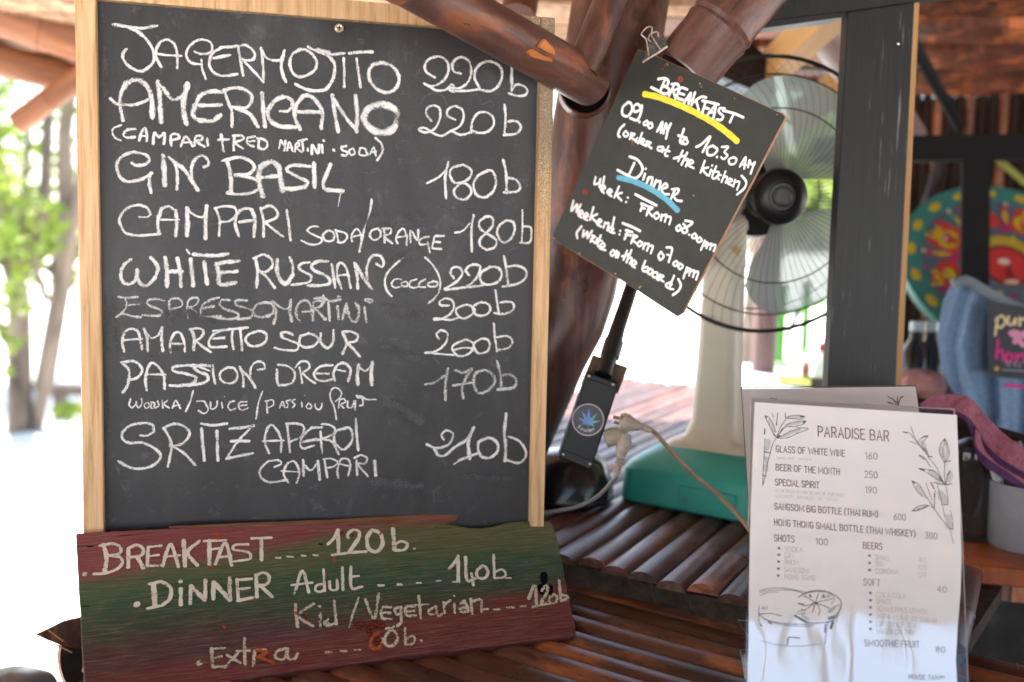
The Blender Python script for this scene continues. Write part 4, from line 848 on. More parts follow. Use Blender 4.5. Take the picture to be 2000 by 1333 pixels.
# torn fibres along the top edge: raw wood lip standing proud
lip = [(330, 1030), (520, 1022), (640, 1017), (770, 1010), (871, 1003), (888, 1004), (895, 1010), (889, 1018), (868, 1023), (780, 1026), (700, 1024), (560, 1027), (400, 1032)]
mb = MB(); mb.prism(jag([PP.uv(*p) for p in reversed(lip)], .0004, 5, 9), -.014, .0016)
mb.build('torn_lip', M('raw_torn_wood', [(.3, (.10, .035, .02)), (.7, (.26, .12, .07))], scale=(.04, 1, 1), ns=500, rough=.8, bs=.9, rand=False), pk, smooth=False)
D1, D2, DS = (140, 990), (640, 990), 500 / 1943
PL = [
('BREAKFAST .... 120b', 'paint', [(D1, '''w42 98 515 100 516; w32 240 290 265 390 250 500; w26 215 300 310 285 370 310 360 360 270 375; 270 375 360 385 385 430 340 480 250 510 170 515; w30 430 320 430 465; w28 430 320 490 295 540 320 530 370 440 390; w32 500 390 545 470;
w28 580 310 575 450; w22 580 310 680 300; 580 380 660 370; 580 455 680 450; w28 690 455 750 290 810 460; w22 700 385 820 372; w32 850 260 860 455; w28 970 265 880 350 955 450; w32 1045 260 1045 440; w24 1005 265 1170 260; 1050 330 1115 320; w28 1090 440 1165 280 1215 450; w24 1110 390 1210 375; w22 1340 290 1240 295 1230 330 1340 350 1350 400 1230 420;
w28 1440 245 1440 410; w24 1365 245 1515 240; w18 1550 392 1585 392; 1635 382 1680 384; 1745 375 1775 378; 1835 372 1865 375'''),
 (D2, 'w24 0 290 50 240 75 180; w28 78 180 82 350; w24 35 370 150 355; w24 155 240 150 215 190 180 240 195 230 260; w32 232 250 165 345; w26 160 352 290 345; w30 330 185 300 240 310 320 370 345 415 290 400 210 340 180; w30 495 170 505 330; w24 510 290 560 265 605 290 580 330 510 335; w20 655 320 658 321')]),
('DiNNER Adult ... 140b', 'paint', [(D1, '''w52 493 745 497 747; w42 620 590 632 750; w26 590 590 680 570; w30 680 570 750 620 745 700 690 750; w26 690 752 575 776; w30 828 625 828 750; w36 825 572 827 573; w28 900 740 905 605; w34 905 605 1008 712; w30 1012 715 1015 560; w32 1075 705 1075 580; w36 1078 578 1195 705; w32 1200 715 1200 545;
w26 1255 555 1265 715; 1255 560 1365 552; w22 1265 632 1350 620; w28 1260 718 1370 695; w28 1400 520 1405 690; w26 1395 525 1460 505 1500 540 1480 590 1410 610; w30 1430 600 1520 688; w24 1690 665 1750 490 1800 655; w22 1670 600 1825 580; w20 1920 590 1860 600 1850 640 1890 650 1920 630; 1910 480 1920 645'''),
 (D2, '''w22 15 570 20 630 70 630 70 560; w24 110 465 115 635; 175 460 180 618 260 612; w20 180 535 235 530; w20 385 602 425 602; 530 595 560 595; w16 675 583 705 583; w10 825 567 860 565; w22 920 475 960 430 990 375; w26 990 380 990 570; w14 950 575 1000 573; w24 1045 385 1057 560 1120 548; w20 1090 510 1105 600; w24 1170 455 1130 490 1140 540 1190 545 1215 500 1190 455 1160 455; w20 1258 370 1265 545; w18 1265 500 1320 480 1350 510 1330 540 1265 545; w12 1350 545 1390 545''')]),
('Kid / Vegetarian .... 120b', 'paint_thin', [(D1, 'w28 1695 745 1715 915; w26 1835 740 1720 830 1830 910; w24 1885 815 1885 910; w26 1880 760 1882 761; w24 1935 880 1950 890'),
 (D2, '''w24 0 858 -25 880 -10 905 60 890; 50 720 65 895; w18 235 695 190 820 160 920; w26 285 710 350 850 390 665; w24 480 765 410 775 415 850 480 855; 415 810 475 810; 555 765 510 780 520 820 560 815; 555 765 555 880 520 910 445 930; 660 760 590 770 600 830 665 830; 600 800 655 795; w22 690 680 705 850; w16 590 758 660 750 760 745; w22 820 760 770 790 775 820 820 820; 820 760 835 830 865 820; 880 730 885 810; 880 750 930 715; 960 740 965 810; w18 958 680 960 681;
w24 1030 720 1060 760 1060 800; 1010 740 1040 720; 1010 800 1060 800 1050 770 1000 780; 1085 705 1095 815; 1085 730 1160 710 1165 800; w18 1175 785 1215 780; 1260 785 1300 783; 1360 768 1410 768; 1460 760 1500 758; w26 1525 700 1570 600 1585 745; w20 1555 765 1640 745; w24 1625 640 1660 600 1665 650 1620 740 1700 735; w22 1715 670 1680 700 1690 735 1730 725 1740 685 1715 670; 1755 565 1770 715; 1770 670 1825 690 1770 720''')]),
('Extra .. 60b', 'paint_thin', [(D1, 'w52 970 1190 973 1192; w30 1060 1080 1070 1215; w24 1060 1085 1160 1075; 1070 1150 1140 1140; 1070 1222 1165 1215; w24 1180 1130 1280 1190; 1265 1110 1160 1225; w26 1310 1005 1315 1200; w20 1252 1100 1352 1096; w24 1390 1095 1378 1210; w22 1402 1092 1470 1088; w24 1630 1080 1560 1100 1550 1150 1610 1160 1640 1080 1640 1150 1690 1160 1715 1120; w20 1930 1110 1950 1110'),
 (D2, 'w18 0 1108 25 1108; 100 1100 140 1100; 205 1090 245 1090; w26 480 940 435 990 440 1050 490 1060 530 1000 500 945 470 940; w22 585 925 590 1050; 590 1010 640 985 660 1010 640 1045 590 1050; w26 707 1020 709 1021; w18 380 1080 420 1020 410 1000')]),
('orange over the 6 and the r', 'paint_orange', [(D2, 'w30 385 960 330 1010 330 1070 380 1085 410 1050'), (D1, 'w26 1400 1092 1485 1110 1400 1150; 1420 1145 1535 1192'), (D1, 'w20 1110 200 1110 250; 1060 440 1070 480; 1150 910 1160 930; 1680 800 1720 830'), (D2, 'w18 50 390 50 420; 400 190 400 215')]),
('dark red smear', 'paint_red', [(D2, 'w90 240 900 400 900; w70 320 960 400 1040; w50 90 205 180 220'), (D1, 'w20 1690 760 1700 820; 1760 820 1810 880')]),
('black blots beside 120b', 'paint_black', [(D2, 'w50 1642 515 1640 570; w64 1630 610 1640 655; w36 1690 605 1688 655'), (D1, 'w16 240 345 250 350; w10 120 305 160 303; w10 80 760 130 758; w14 1880 285 1900 288')]),
]
for k, (txt, mn, parts) in enumerate(PL):
    base = .0003 if mn in ('paint_black', 'paint_red') else .0008
    if mn == 'paint_orange': base = .0012
    if k >= 4:
        for o, d in parts:
            for s_ in parse(d): ribbons(PP, [s_], o, DS, n0=base, step=2.4, jit=.09, wk=1.05, seed=50 + k).build('paint_mark', mt[mn], pk, smooth=False, label='paint mark on the plank: ' + txt)
    else: join([ribbons(PP, [(w, p) for w, p in parse(d)], o, DS, n0=base, step=2.4, jit=.09, wk=1.05, seed=50 + k * 5 + q) for q, (o, d) in enumerate(parts)]).build('painted_lettering', mt[mn], pk, smooth=False, label='painted on the plank: ' + txt)

# ================================================================== SMALL BREAKFAST SIGN
SP = quadplane((1245, 95), (1534, 226), (1329, 619), (1079, 464), 1.235)
sg = thing('breakfast_sign', 'small tilted black hand lettered sign with meal times hanging from a binder clip', 'sign', m=SP.m)
ol = [SP.uv(*p) for p in reversed([(1238, 112), (1246, 97), (1262, 101), (1400, 163), (1480, 200), (1527, 222), (1534, 229), (1470, 352), (1403, 478), (1345, 588), (1333, 612), (1322, 619), (1210, 546), (1095, 478), (1080, 467), (1079, 460), (1150, 308)])]
mb = MB(); mb.prism(jag(ol, .0003, 3, 5), -.0052, -.0006); mb.build('sign_edge', mt['sign_edge'], sg, smooth=False)
mb = MB(); mb.prism([tuple(Vector(p) * .9965 + Vector((.0004, .0005))) for p in ol], -.0008, 0); mb.build('sign_face', mt['sign'], sg, smooth=False)
C1, C2 = (1060, 40), (1060, 300)
SL = [
('BREAKFAST', 'marker', [(C1, '''w19 905 460 960 455 985 480 970 515 935 520; 958 465 918 560; 955 515 990 540 980 570 950 575 910 555 850 525; 1030 505 990 590; 1010 500 1055 500 1065 530 1025 550; 1022 550 1042 615; 1132 542 1082 530 1052 600 1098 625; 1068 570 1108 582; 1105 650 1160 570 1142 655; 1118 618 1165 625;
1192 565 1165 665; 1280 605 1240 600 1180 640; 1200 625 1222 700; 1250 630 1300 640 1378 660; 1275 640 1248 730; 1262 682 1300 692; 1290 740 1352 672 1335 770; 1302 718 1350 724; 1425 690 1385 690 1380 720 1412 750 1395 780 1362 775; 1410 705 1500 730 1570 760; 1492 738 1465 798''')]),
('09.00 AM to 10.30 AM', 'marker', [(C1, '''w18 670 640 628 680 625 735 665 750 700 700 690 650 670 640; 770 680 740 655 710 680 720 715 760 700 775 665 770 720 740 780 685 765; w20 757 795 758 796; w15 810 790 790 800 795 820 820 815 825 795 810 785; 850 800 825 820 835 845 860 830 850 800; w17 895 870 937 795 925 880; 902 850 945 852; 945 885 965 805 972 850 1005 805 980 860 965 925;
w18 1105 850 1075 945 1098 965; 1060 900 1125 920; w16 1120 925 1095 945 1110 970 1135 955 1120 925; w18 1200 990 1240 970 1310 910 1250 1030; 1330 980 1290 1000 1290 1050 1335 1050 1365 1010 1330 980; w20 1362 1068 1363 1069; w16 1400 990 1450 990 1420 1030 1445 1055 1415 1085 1395 1070; 1490 1070 1455 1090 1465 1125 1500 1120 1515 1085 1490 1070; 1540 1145 1587 1070 1575 1160; 1547 1125 1590 1132; 1605 1150 1617 1092 1632 1130 1660 1108 1642 1150 1625 1200''')]),
('(order at the kitchen)', 'marker', [(C1, '''w17 640 815 605 850 590 900 605 912; w14 650 865 630 890 650 910 670 890 650 865; 695 880 680 930; 690 885 722 890 695 915 722 937; w15 740 920 725 945 752 950; 778 880 748 962; 768 952 798 945 782 925 765 955 795 975; 818 945 805 985; 818 950 848 958 822 975 852 1002;
940 990 905 990 900 1012 925 1020 945 990 935 1030; 985 985 955 1050 978 1062; 945 1010 992 1025; w17 1095 1020 1060 1100; 1025 1080 1105 1060; 1130 1035 1085 1130; 1105 1095 1138 1088 1120 1142; w15 1150 1122 1178 1112 1158 1090 1140 1130 1182 1157; w17 1268 1098 1235 1190; 1295 1150 1252 1165 1288 1212; 1318 1168 1300 1215; w18 1325 1135 1326 1136; w16 1358 1140 1325 1225 1350 1235 1378 1190 1330 1180; w15 1395 1210 1365 1215 1378 1245; 1430 1180 1398 1265; 1412 1225 1442 1225 1430 1272; 1450 1265 1482 1255 1462 1235 1445 1270 1482 1292; 1505 1245 1490 1300; 1505 1262 1538 1265 1520 1325; w18 1555 1215 1590 1260 1578 1310 1520 1362''')]),
('Dinner', 'marker', [(C2, '''w18 718 75 675 168; 680 25 740 50 780 110 768 160 720 195 650 165 585 130; w17 800 160 785 205; w18 805 120 806 121; w17 832 185 810 240; 820 200 858 190 845 262; 888 208 865 268; 878 228 920 220 905 292; 945 275 975 260 960 235 930 270 945 315 988 320; 1032 288 1000 362; 1010 280 1062 280 1050 315 1015 325; 1020 325 1045 365 1088 373''')]),
('Week : From 08.00pm', 'marker', [(C2, '''w16 415 185 405 240 442 228 452 195 445 265 470 240 482 182; 460 285 490 270 475 250 455 280 480 310; 510 310 542 300 525 280 505 305 538 335; 598 258 560 345; 620 308 582 325 618 370; w17 666 345 667 346; 652 380 653 381; w18 725 320 800 360 890 407; w17 785 395 765 450; 770 392 815 410; w15 772 425 800 432; 832 415 812 485; 825 415 862 425 830 452 858 492; 898 460 870 480 885 512 912 490 895 460; 932 478 925 525; 930 492 968 480 955 535; 962 495 1002 500 990 555;
w17 1070 560 1045 580 1055 605 1082 590 1070 560; 1115 525 1172 540 1130 575 1090 592 1102 622 1130 610 1122 580 1100 550; w18 1145 635 1146 636; w16 1190 625 1165 645 1180 665 1205 650 1190 625; 1230 655 1205 675 1220 695 1245 680 1230 655; 1268 680 1237 755; 1268 690 1292 700 1268 722; 1292 705 1280 742; 1292 717 1322 705 1308 752; 1315 722 1352 715 1337 765''')]),
('Weekend : From 07.00 pm', 'marker', [(C2, '''w16 242 370 225 450 272 398 265 460 300 400; 285 475 317 470 302 445 280 480 305 502; 325 495 357 490 342 465 320 500 350 522; 398 420 370 520; 427 475 387 500 432 547; 430 548 462 530 442 515 425 550 458 572; 488 540 475 582; 486 550 517 545 505 602; 548 570 515 590 532 615 555 590; 560 500 540 610 562 622; w17 606 605 607 606; 600 633 601 634; w18 625 545 700 575 762 607; w17 668 600 640 672; 650 600 702 617; 648 632 690 642; w15 712 638 692 702; 708 638 742 650 705 672 732 702; 762 685 740 705 755 727 782 705 762 685; 802 700 785 747; 800 712 832 708 815 762; 828 725 862 725 845 782;
w17 925 770 905 800 920 832 947 805 925 770; 968 735 1012 745 985 850; w14 972 790 1002 800; w16 1045 840 1020 860 1035 880 1060 860 1045 840; 1078 860 1060 885 1075 905 1097 880 1075 860; 1127 890 1100 977; 1127 897 1152 905 1122 932; 1157 905 1145 955; 1155 922 1187 915 1175 967; 1180 932 1217 925 1200 987''')]),
('(write on the board)', 'marker', [(C2, '''w17 305 570 268 620 272 662; w16 322 600 315 652 352 612 350 662 387 605; 392 638 375 692; 387 645 412 652 385 672 412 702; 428 665 415 702; w17 455 640 430 718 450 728; w14 430 675 467 685; w16 450 737 487 725 472 700 445 737 492 757; 552 755 530 780 545 802 567 775 552 755; 580 760 572 812; 577 775 597 778 585 815; 660 760 632 832; 620 805 672 790; 695 755 655 852; 665 815 697 820 682 862; 700 872 732 860 712 835 695 872 722 892; 802 840 780 910 815 922 822 890 790 892; 842 900 820 925 840 947 862 920 842 900; 895 930 865 932 862 965 895 965 897 935 895 985; 918 945 905 992; 915 950 947 960 915 977 945 1002; 1005 1005 962 1025 985 1052 1010 1020; 1028 955 992 1050 1022 1062; w18 1060 982 1080 1030 1060 1075 1017 1107''')]),
('yellow underline', 'yellow', [(C1, 'w40 795 577 900 600 1050 655 1220 735 1350 810 1450 885 1520 945')]),
('blue underline', 'blue', [(C2, 'w36 592 190 700 215 830 270 960 355 1055 445')]),
('rust spots', 'rust', [(C1, 'w50 1076 460 1080 464; w24 700 950 702 965; w16 1148 150 1150 152'), (C2, 'w48 332 300 336 302'), (C1, 'w10 950 360 965 340; w12 935 380 936 381')]),
('pale chips', 'sign_edge', [(C1, 'w10 1228 490 1232 500; 1500 610 1502 614; 1830 735 1834 740; 1240 520 1241 522; 975 340 978 350'), (C2, 'w14 88 662 92 665; 285 780 290 782; 568 938 572 942; 755 1050 765 1040; 1180 330 1181 331')]),
]
for k, (txt, mn, parts) in enumerate(SL):
    if mn in ('rust', 'sign_edge'):
        for o, d in parts:
            for s_ in parse(d): ribbons(SP, [s_], o, .25, n0=.0003, step=2.0, jit=.25, seed=k).build('paint_chip', mt[mn], sg, smooth=False)
        continue
    join([ribbons(SP, parse(d), o, .25, n0=.0003 + (.0005 if k == 0 else 0), step=2.0, jit=.05, wk=1.0, seed=90 + k + q) for q, (o, d) in enumerate(parts)]).build('lettering', mt[mn], sg, smooth=False, label='lettering on the small sign: ' + txt)
# binder clip
def zp(x, y, d=1.262, o=(1230, 30), s=.1125): return P(o[0] + x * s, o[1] + y * s, d)
ct = thing('binder_clip', 'rusty binder clip with two wire loops holding the small sign', 'clip', loc=zp(450, 600))
WIRE = M('rusty_wire', [(.4, (.42, .30, .20)), (.6, (.75, .68, .6))], ns=300, rough=.4, metal=.4)
cpth = lambda pts, d: [Vector(q) for q in catmull([tuple(zp(x, y, d + .0006 * i % .003)) for i, (x, y) in enumerate(pts)], .0015)]
MB().tube(cpth([(330, 705), (300, 480), (280, 410), (200, 335), (225, 285), (290, 220), (350, 198), (388, 215), (382, 330), (372, 345), (430, 440), (530, 590), (590, 570), (645, 540)], 1.225), .00075, 6).build('wire_loop', WIRE, ct, world=True)
MB().tube(cpth([(372, 470), (318, 410), (350, 340), (420, 298), (490, 300), (500, 385)], 1.268), .00075, 6).build('wire_loop', WIRE, ct, world=True)
CB = M('clip_body', [(.3, (.02, .022, .02)), (.7, (.10, .11, .095))], ns=120, rough=.45)
mb = MB(); pts = [(228, 800), (340, 500), (480, 420), (585, 330), (665, 540), (480, 650), (340, 740)]
f = [zp(x, y, 1.232) for x, y in pts]; g = [zp(x, y, 1.250) for x, y in pts]
mb.add(f + g, [tuple(range(7)), tuple(range(13, 6, -1))] + [(i, 7 + i, 7 + (i + 1) % 7, (i + 1) % 7) for i in range(7)]); mb.build('clip_body', CB, ct, world=True, smooth=False, bevel=.0008)
MB().tube([zp(225, 820, 1.226), zp(340, 742, 1.225), zp(480, 662, 1.225), zp(655, 545, 1.225)], .0011, 8).build('clip_jaw', WIRE, ct, world=True)
# ================================================================== LAMINATED MENUS
GLY = {'A': ['0 0 .3 1 .6 0', '.12 .35 .48 .35'], 'B': ['0 0 0 1 .35 1 .5 .85 .5 .65 .35 .52 0 .52', '.35 .52 .55 .4 .55 .12 .38 0 0 0'], 'C': ['.52 .8 .42 1 .15 1 0 .85 0 .15 .15 0 .42 0 .52 .2'], 'D': ['0 0 0 1 .32 1 .52 .8 .52 .2 .32 0 0 0'],
'E': ['.48 1 0 1 0 0 .48 0', '0 .52 .38 .52'], 'F': ['.48 1 0 1 0 0', '0 .52 .38 .52'], 'G': ['.5 .82 .4 1 .14 1 0 .85 0 .15 .14 0 .4 0 .5 .15 .5 .45 .25 .45'], 'H': ['0 0 0 1', '.52 0 .52 1', '0 .5 .52 .5'], 'I': ['.02 0 .02 1'], 'J': ['.4 1 .4 .2 .25 0 0 .1'],
'K': ['0 0 0 1', '.5 1 0 .45', '.14 .58 .52 0'], 'L': ['0 1 0 0 .42 0'], 'M': ['0 0 0 1 .4 .25 .8 1 .8 0'], 'N': ['0 0 0 1 .5 0 .5 1'], 'O': ['.3 0 .1 .06 0 .3 0 .7 .1 .94 .3 1 .5 .94 .6 .7 .6 .3 .5 .06 .3 0'], 'P': ['0 0 0 1 .35 1 .5 .85 .5 .6 .35 .45 0 .45'],
'R': ['0 0 0 1 .35 1 .5 .85 .5 .62 .35 .48 0 .48', '.28 .48 .52 0'], 'S': ['.48 .85 .36 1 .12 1 0 .85 0 .65 .12 .53 .36 .47 .48 .35 .48 .15 .36 0 .12 0 0 .15'], 'T': ['0 1 .5 1', '.25 1 .25 0'], 'U': ['0 1 0 .15 .14 0 .38 0 .52 .15 .52 1'], 'V': ['0 1 .28 0 .56 1'],
'W': ['0 1 .24 0 .48 .8 .72 0 .96 1'], 'X': ['0 0 .5 1', '0 1 .5 0'], 'Y': ['0 1 .26 .5 .52 1', '.26 .5 .26 0'], 'Z': ['0 1 .5 1 0 0 .5 0'], '(': ['.2 1.1 .03 .85 .03 .15 .2 -.1'], ')': ['0 1.1 .17 .85 .17 .15 0 -.1'], '-': ['0 .5 .3 .5'], '.': ['.02 0 .04 .02'], '*': ['.05 .6 .3 .9', '.3 .6 .05 .9', '.18 .55 .18 .95'], '%': ['0 0 .5 1', '.08 .75 .1 .95 .2 .85 .08 .75', '.38 .15 .42 .25 .5 .1 .38 .1'],
'0': ['.24 0 .05 .1 0 .3 0 .7 .05 .9 .24 1 .43 .9 .48 .7 .48 .3 .43 .1 .24 0'], '1': ['0 .8 .2 1 .2 0'], '2': ['0 .8 .1 1 .38 1 .46 .85 .46 .65 0 0 .48 0'], '3': ['0 1 .45 1 .2 .6 .42 .5 .46 .2 .34 0 .1 0 0 .15'], '4': ['.36 0 .36 1 0 .3 .5 .3'], '5': ['.45 1 .04 1 0 .55 .3 .6 .46 .45 .46 .15 .34 0 .1 0 0 .12'], '6': ['.4 1 .1 .6 0 .3 .06 .06 .24 0 .42 .08 .46 .3 .4 .5 .2 .56 .06 .45'], '7': ['0 1 .48 1 .15 0'], '8': ['.24 .54 .04 .65 .04 .9 .24 1 .44 .9 .44 .65 .24 .54 .02 .4 .02 .12 .24 0 .46 .12 .46 .4 .24 .54'], '9': ['.42 .5 .25 .42 .04 .5 .02 .8 .12 .98 .32 1 .46 .85 .46 .6 .38 .3 .1 0']}
def textpx(pl, txt, a, b_, h, lw, n0):
    """stroke lettering from baseline point a to b_ (pixels), cap height h and line width lw"""
    adv = []; x = 0
    for ch in txt:
        if ch == ' ': adv.append(x); x += .38; continue
        g = GLY[ch]; wd = max(max(map(float, s.split()[::2])) for s in g); adv.append(x); x += wd + .26
    tot = x - .26; a = Vector(a); b_ = Vector(b_); ex = (b_ - a) / tot; up = Vector((-.02 * h, -h)); st = []
    for ch, x0 in zip(txt, adv):
        if ch == ' ': continue
        for s in GLY[ch]:
            v = list(map(float, s.split())); st.append((lw, [tuple(a + ex * (x0 + v[i]) + up * v[i + 1]) for i in range(0, len(v), 2)]))
    return poly_ribbons(pl, st, n0)
def poly_ribbons(pl, st, n0, ):
    """straight-segment strokes (no smoothing)"""
    mb = MB()
    for lw, pts in st:
        loc = [Vector(pl.uv(*p)) for p in pts]; w = lw / 2 * (Vector(pl.uv(pts[0][0] + 1, pts[0][1])) - Vector(pl.uv(*pts[0]))).length
        k = len(loc); j0 = len(mb.v); closed = (loc[0] - loc[-1]).length < 1e-6
        for i, q in enumerate(loc):
            d0 = (loc[i] - loc[i - 1]) if i else (loc[1] - loc[0]); d1 = (loc[i + 1] - loc[i]) if i < k - 1 else d0
            if closed and i in (0, k - 1): d0 = loc[-1] - loc[-2]; d1 = loc[1] - loc[0]
            d0 = d0.normalized(); d1 = d1.normalized(); t = d0 + d1
            if t.length < .2: t = d1
            t.normalize(); c = max(.55, t.dot(d1)); nn = Vector((-t.y, t.x)) * w / c
            e = Vector((0, 0))
            if not closed and i == 0: e = -d1 * w
            if not closed and i == k - 1: e = d0 * w
            z = n0 + _z[0] * 2e-7; _z[0] = (_z[0] + 1) % 400
            mb.v += [Vector((q.x + e.x + nn.x, q.y + e.y + nn.y, z)), Vector((q.x + e.x - nn.x, q.y + e.y - nn.y, z))]
            if i: b0 = j0 + i * 2; mb.f.append((b0 - 2, b0 - 1, b0 + 1, b0))
    return mb
MPL = Plane(P(1474, 786, 1.0), -(P(-16000, -275, 1) - CAM), P(1645, -6980, 1) - CAM)
def paper(name, c, tint):
    m, n, l, b = newmat(name)
    v = coords(n, l, (1, .6, 1), False); f = noise(n, l, v, 7, 3, .5); r = ramp(n, [(.3, c), (.7, tint)]); l.new(f, r.inputs[0]); l.new(r.outputs[0], b.inputs['Base Color'])
    b.inputs['Roughness'].default_value = .6; b.inputs['Coat Weight'].default_value = 1; b.inputs['Coat Roughness'].default_value = .012; b.inputs['Coat IOR'].default_value = 2.35
    bp = n.new('ShaderNodeBump'); bp.inputs['Strength'].default_value = .3; bp.inputs['Distance'].default_value = .0025; l.new(noise(n, l, v, 13, 2, .5), bp.inputs['Height'])
    l.new(bp.outputs[0], b.inputs['Coat Normal']); return m
mt['paper'] = paper('laminated_paper', (.76, .76, .76), (.80, .80, .80))
mt['paper2'] = paper('laminated_paper_grey', (.52, .50, .50), (.56, .54, .54))
def acrylic():
    m, n, l, b = newmat('clear_acrylic'); n.remove(b)
    t = n.new('ShaderNodeBsdfTransparent'); t.inputs[0].default_value = (.93, .93, .93, 1); g = n.new('ShaderNodeBsdfGlossy'); g.inputs['Roughness'].default_value = .05
    fr = n.new('ShaderNodeFresnel'); ms = n.new('ShaderNodeMixShader'); l.new(fr.outputs[0], ms.inputs[0]); l.new(t.outputs[0], ms.inputs[1]); l.new(g.outputs[0], ms.inputs[2]); l.new(ms.outputs[0], n['Material Output'].inputs[0]); return m
mt['acrylic'] = acrylic(); mt['acrylic_edge'] = flat('acrylic_edge', (.42, .40, .36), .2)
INK = {'brown': flat('ink_brown', (.17, .085, .07), .6), 'grey': flat('ink_grey', (.20, .17, .16), .6), 'faint': flat('ink_faint', (.46, .43, .40), .6), 'tan': flat('ink_tan', (.42, .36, .28), .6), 'draw': flat('ink_drawing', (.12, .12, .12), .6), 'wash': flat('ink_wash', (.33, .33, .32), .6), 'soft': flat('ink_soft', (.50, .50, .49), .6)}
mn_ = thing('drinks_menu', 'laminated white Paradise Bar drinks menu with bamboo drawings, front one of the two', 'menu', m=MPL.m)
pp_ = [(1474, 786), (1869, 811), (1872, 900), (1876, 1010), (1878, 1090), (1876, 1160), (1870, 1230), (1867, 1290), (1870, 1352), (1459, 1352), (1462, 1250), (1463, 1150), (1465, 1030)]
mb = MB(); mb.prism([MPL.uv(*p) for p in reversed(pp_)], -.0004, 0); mb.build('paper_sheet', mt['paper'], mn_, smooth=False)
hp_ = [(1468.5, 778), (1865, 799), (1880, 1040), (1893, 1356), (1454, 1356), (1462, 1030)]
mb = MB(); mb.prism([MPL.uv(*p) for p in reversed(hp_)], -.0032, -.0012); mb.build('acrylic_holder', mt['acrylic'], mn_, smooth=False)
mb = MB(); q = [MPL.uv(*p) for p in hp_]
for a, b_ in ((0, 1), (1, 2), (2, 3), (5, 0)): mb.tube([Vector((*q[a], -.0022)), Vector((*q[b_], -.0022))], .0007, 6)
mb.build('holder_rim', mt['acrylic_edge'], mn_)
T = [('PARADISE BAR', (1598, 852.5), (1735.5, 862), 19.5, 2.6, 'brown'), ('GLASS OF WHITE WINE', (1516, 883), (1650, 892), 12, 1.7, 'brown'), ('160', (1690, 896.5), (1713, 898), 12.5, 1.6, 'grey'), ('HOUSE WHITE - AUSTRALIA', (1518, 897), (1585, 900), 4, .6, 'faint'),
('BEER OF THE MONTH', (1515.5, 919), (1639.5, 928), 12, 1.7, 'brown'), ('250', (1689, 933), (1713, 934.5), 12.5, 1.6, 'grey'), ('SPECIAL SPIRIT', (1514.5, 948), (1599.5, 954), 12, 1.7, 'brown'), ('190', (1690, 963), (1712, 964.5), 12.5, 1.6, 'grey'),
('ON THE ROCKS OR WITH THE SOFT OF YOUR CHOICE', (1514.5, 961), (1649, 970.5), 5.5, .6, 'faint'), ('OLD WHITE - RON DIEGO - GIN - SAGAR', (1514.5, 972), (1635, 979.5), 5.5, .6, 'faint'),
('SANGSOM BIG BOTTLE (THAI RUM)', (1513, 995), (1714, 1011), 12, 1.7, 'brown'), ('600', (1746, 1015.5), (1768, 1016.8), 12, 1.5, 'grey'), ('HONG THONG SMALL BOTTLE (THAI WHISKEY)', (1512.5, 1026), (1787, 1049), 12, 1.7, 'brown'), ('300', (1807, 1052), (1830, 1053.5), 12, 1.5, 'grey'),
('SHOTS', (1512.5, 1057.5), (1551, 1059.5), 12.5, 1.7, 'brown'), ('100', (1593.5, 1064), (1616, 1065.2), 12, 1.6, 'grey'), ('BEERS', (1686, 1071.5), (1722.5, 1074), 12, 1.7, 'brown'), ('VODKA', (1532.5, 1078), (1567, 1079), 10, .8, 'tan'), ('GIN', (1532.5, 1090), (1549, 1090.5), 9.5, .8, 'tan'), ('RHUM', (1532.5, 1103), (1559, 1104), 9.5, .8, 'tan'), ('SANGSOM', (1532.5, 1117), (1577.5, 1120), 9.5, .8, 'tan'), ('HONG TONG', (1532.5, 1131), (1591, 1134.5), 9.5, .8, 'tan'),
('SMALL', (1710, 1093.5), (1737.5, 1095), 9.5, .8, 'tan'), ('BIG', (1710, 1106), (1724, 1107), 9.5, .8, 'tan'), ('CORONA', (1710, 1120.5), (1754, 1122), 9.5, .8, 'tan'), ('80', (1795, 1099), (1807.5, 1100), 10, .8, 'tan'), ('100', (1792, 1113), (1809, 1114), 10, .8, 'tan'), ('120', (1792, 1127.5), (1808.5, 1128.5), 10, .8, 'tan'),
('SOFT', (1687, 1143), (1718.5, 1145), 12.5, 1.5, 'grey'), ('40', (1830.5, 1156.5), (1848.5, 1158), 12, 1.4, 'grey'), ('COCA COLA', (1712, 1167), (1769, 1169), 9.5, .8, 'tan'), ('SPRITE', (1712, 1180), (1741, 1181), 9.5, .8, 'tan'), ('SCHWEPPES LEMON', (1712, 1193.5), (1810, 1200), 9.5, .8, 'tan'), ('SODA - LIME 0% SUGAR', (1712, 1207), (1829, 1218), 9.5, .8, 'tan'), ('LIPTON ICE TEA', (1712, 1224), (1789, 1226.5), 9.5, .9, 'tan'), ('WATER (20 THB)', (1712, 1238), (1785, 1240), 9.5, .9, 'tan'),
('SMOOTHIE FRUIT', (1689, 1262), (1795, 1265), 12, 1.5, 'grey'), ('80', (1828, 1274), (1845, 1275), 11, 1.4, 'grey'), ('HOUSE TAM**', (1775, 1326), (1844, 1329), 8.5, 1.1, 'grey')]
for txt, a, b_, h, lw, ink in T:
    textpx(MPL, txt, a, b_, h, lw * .82, .00035).build('printed_line', INK[ink], mn_, smooth=False, label='printed: ' + txt)
dots = []
for x, ys in ((1521, (1071, 1084.2, 1097.5, 1111, 1124.8)), (1697.5, (1086, 1100, 1113.8)), (1699.5, (1158.8, 1172.8, 1186.8, 1200.8, 1214.8, 1228.8))):
    for i, y in enumerate(ys): dots.append((4.2, [(x - i * .4 * (x < 1600), y), (x + .8 - i * .4 * (x < 1600), y)]))
for d_ in dots: poly_ribbons(MPL, [d_], .0004).build('bullet_point', INK['grey'], mn_, smooth=False)
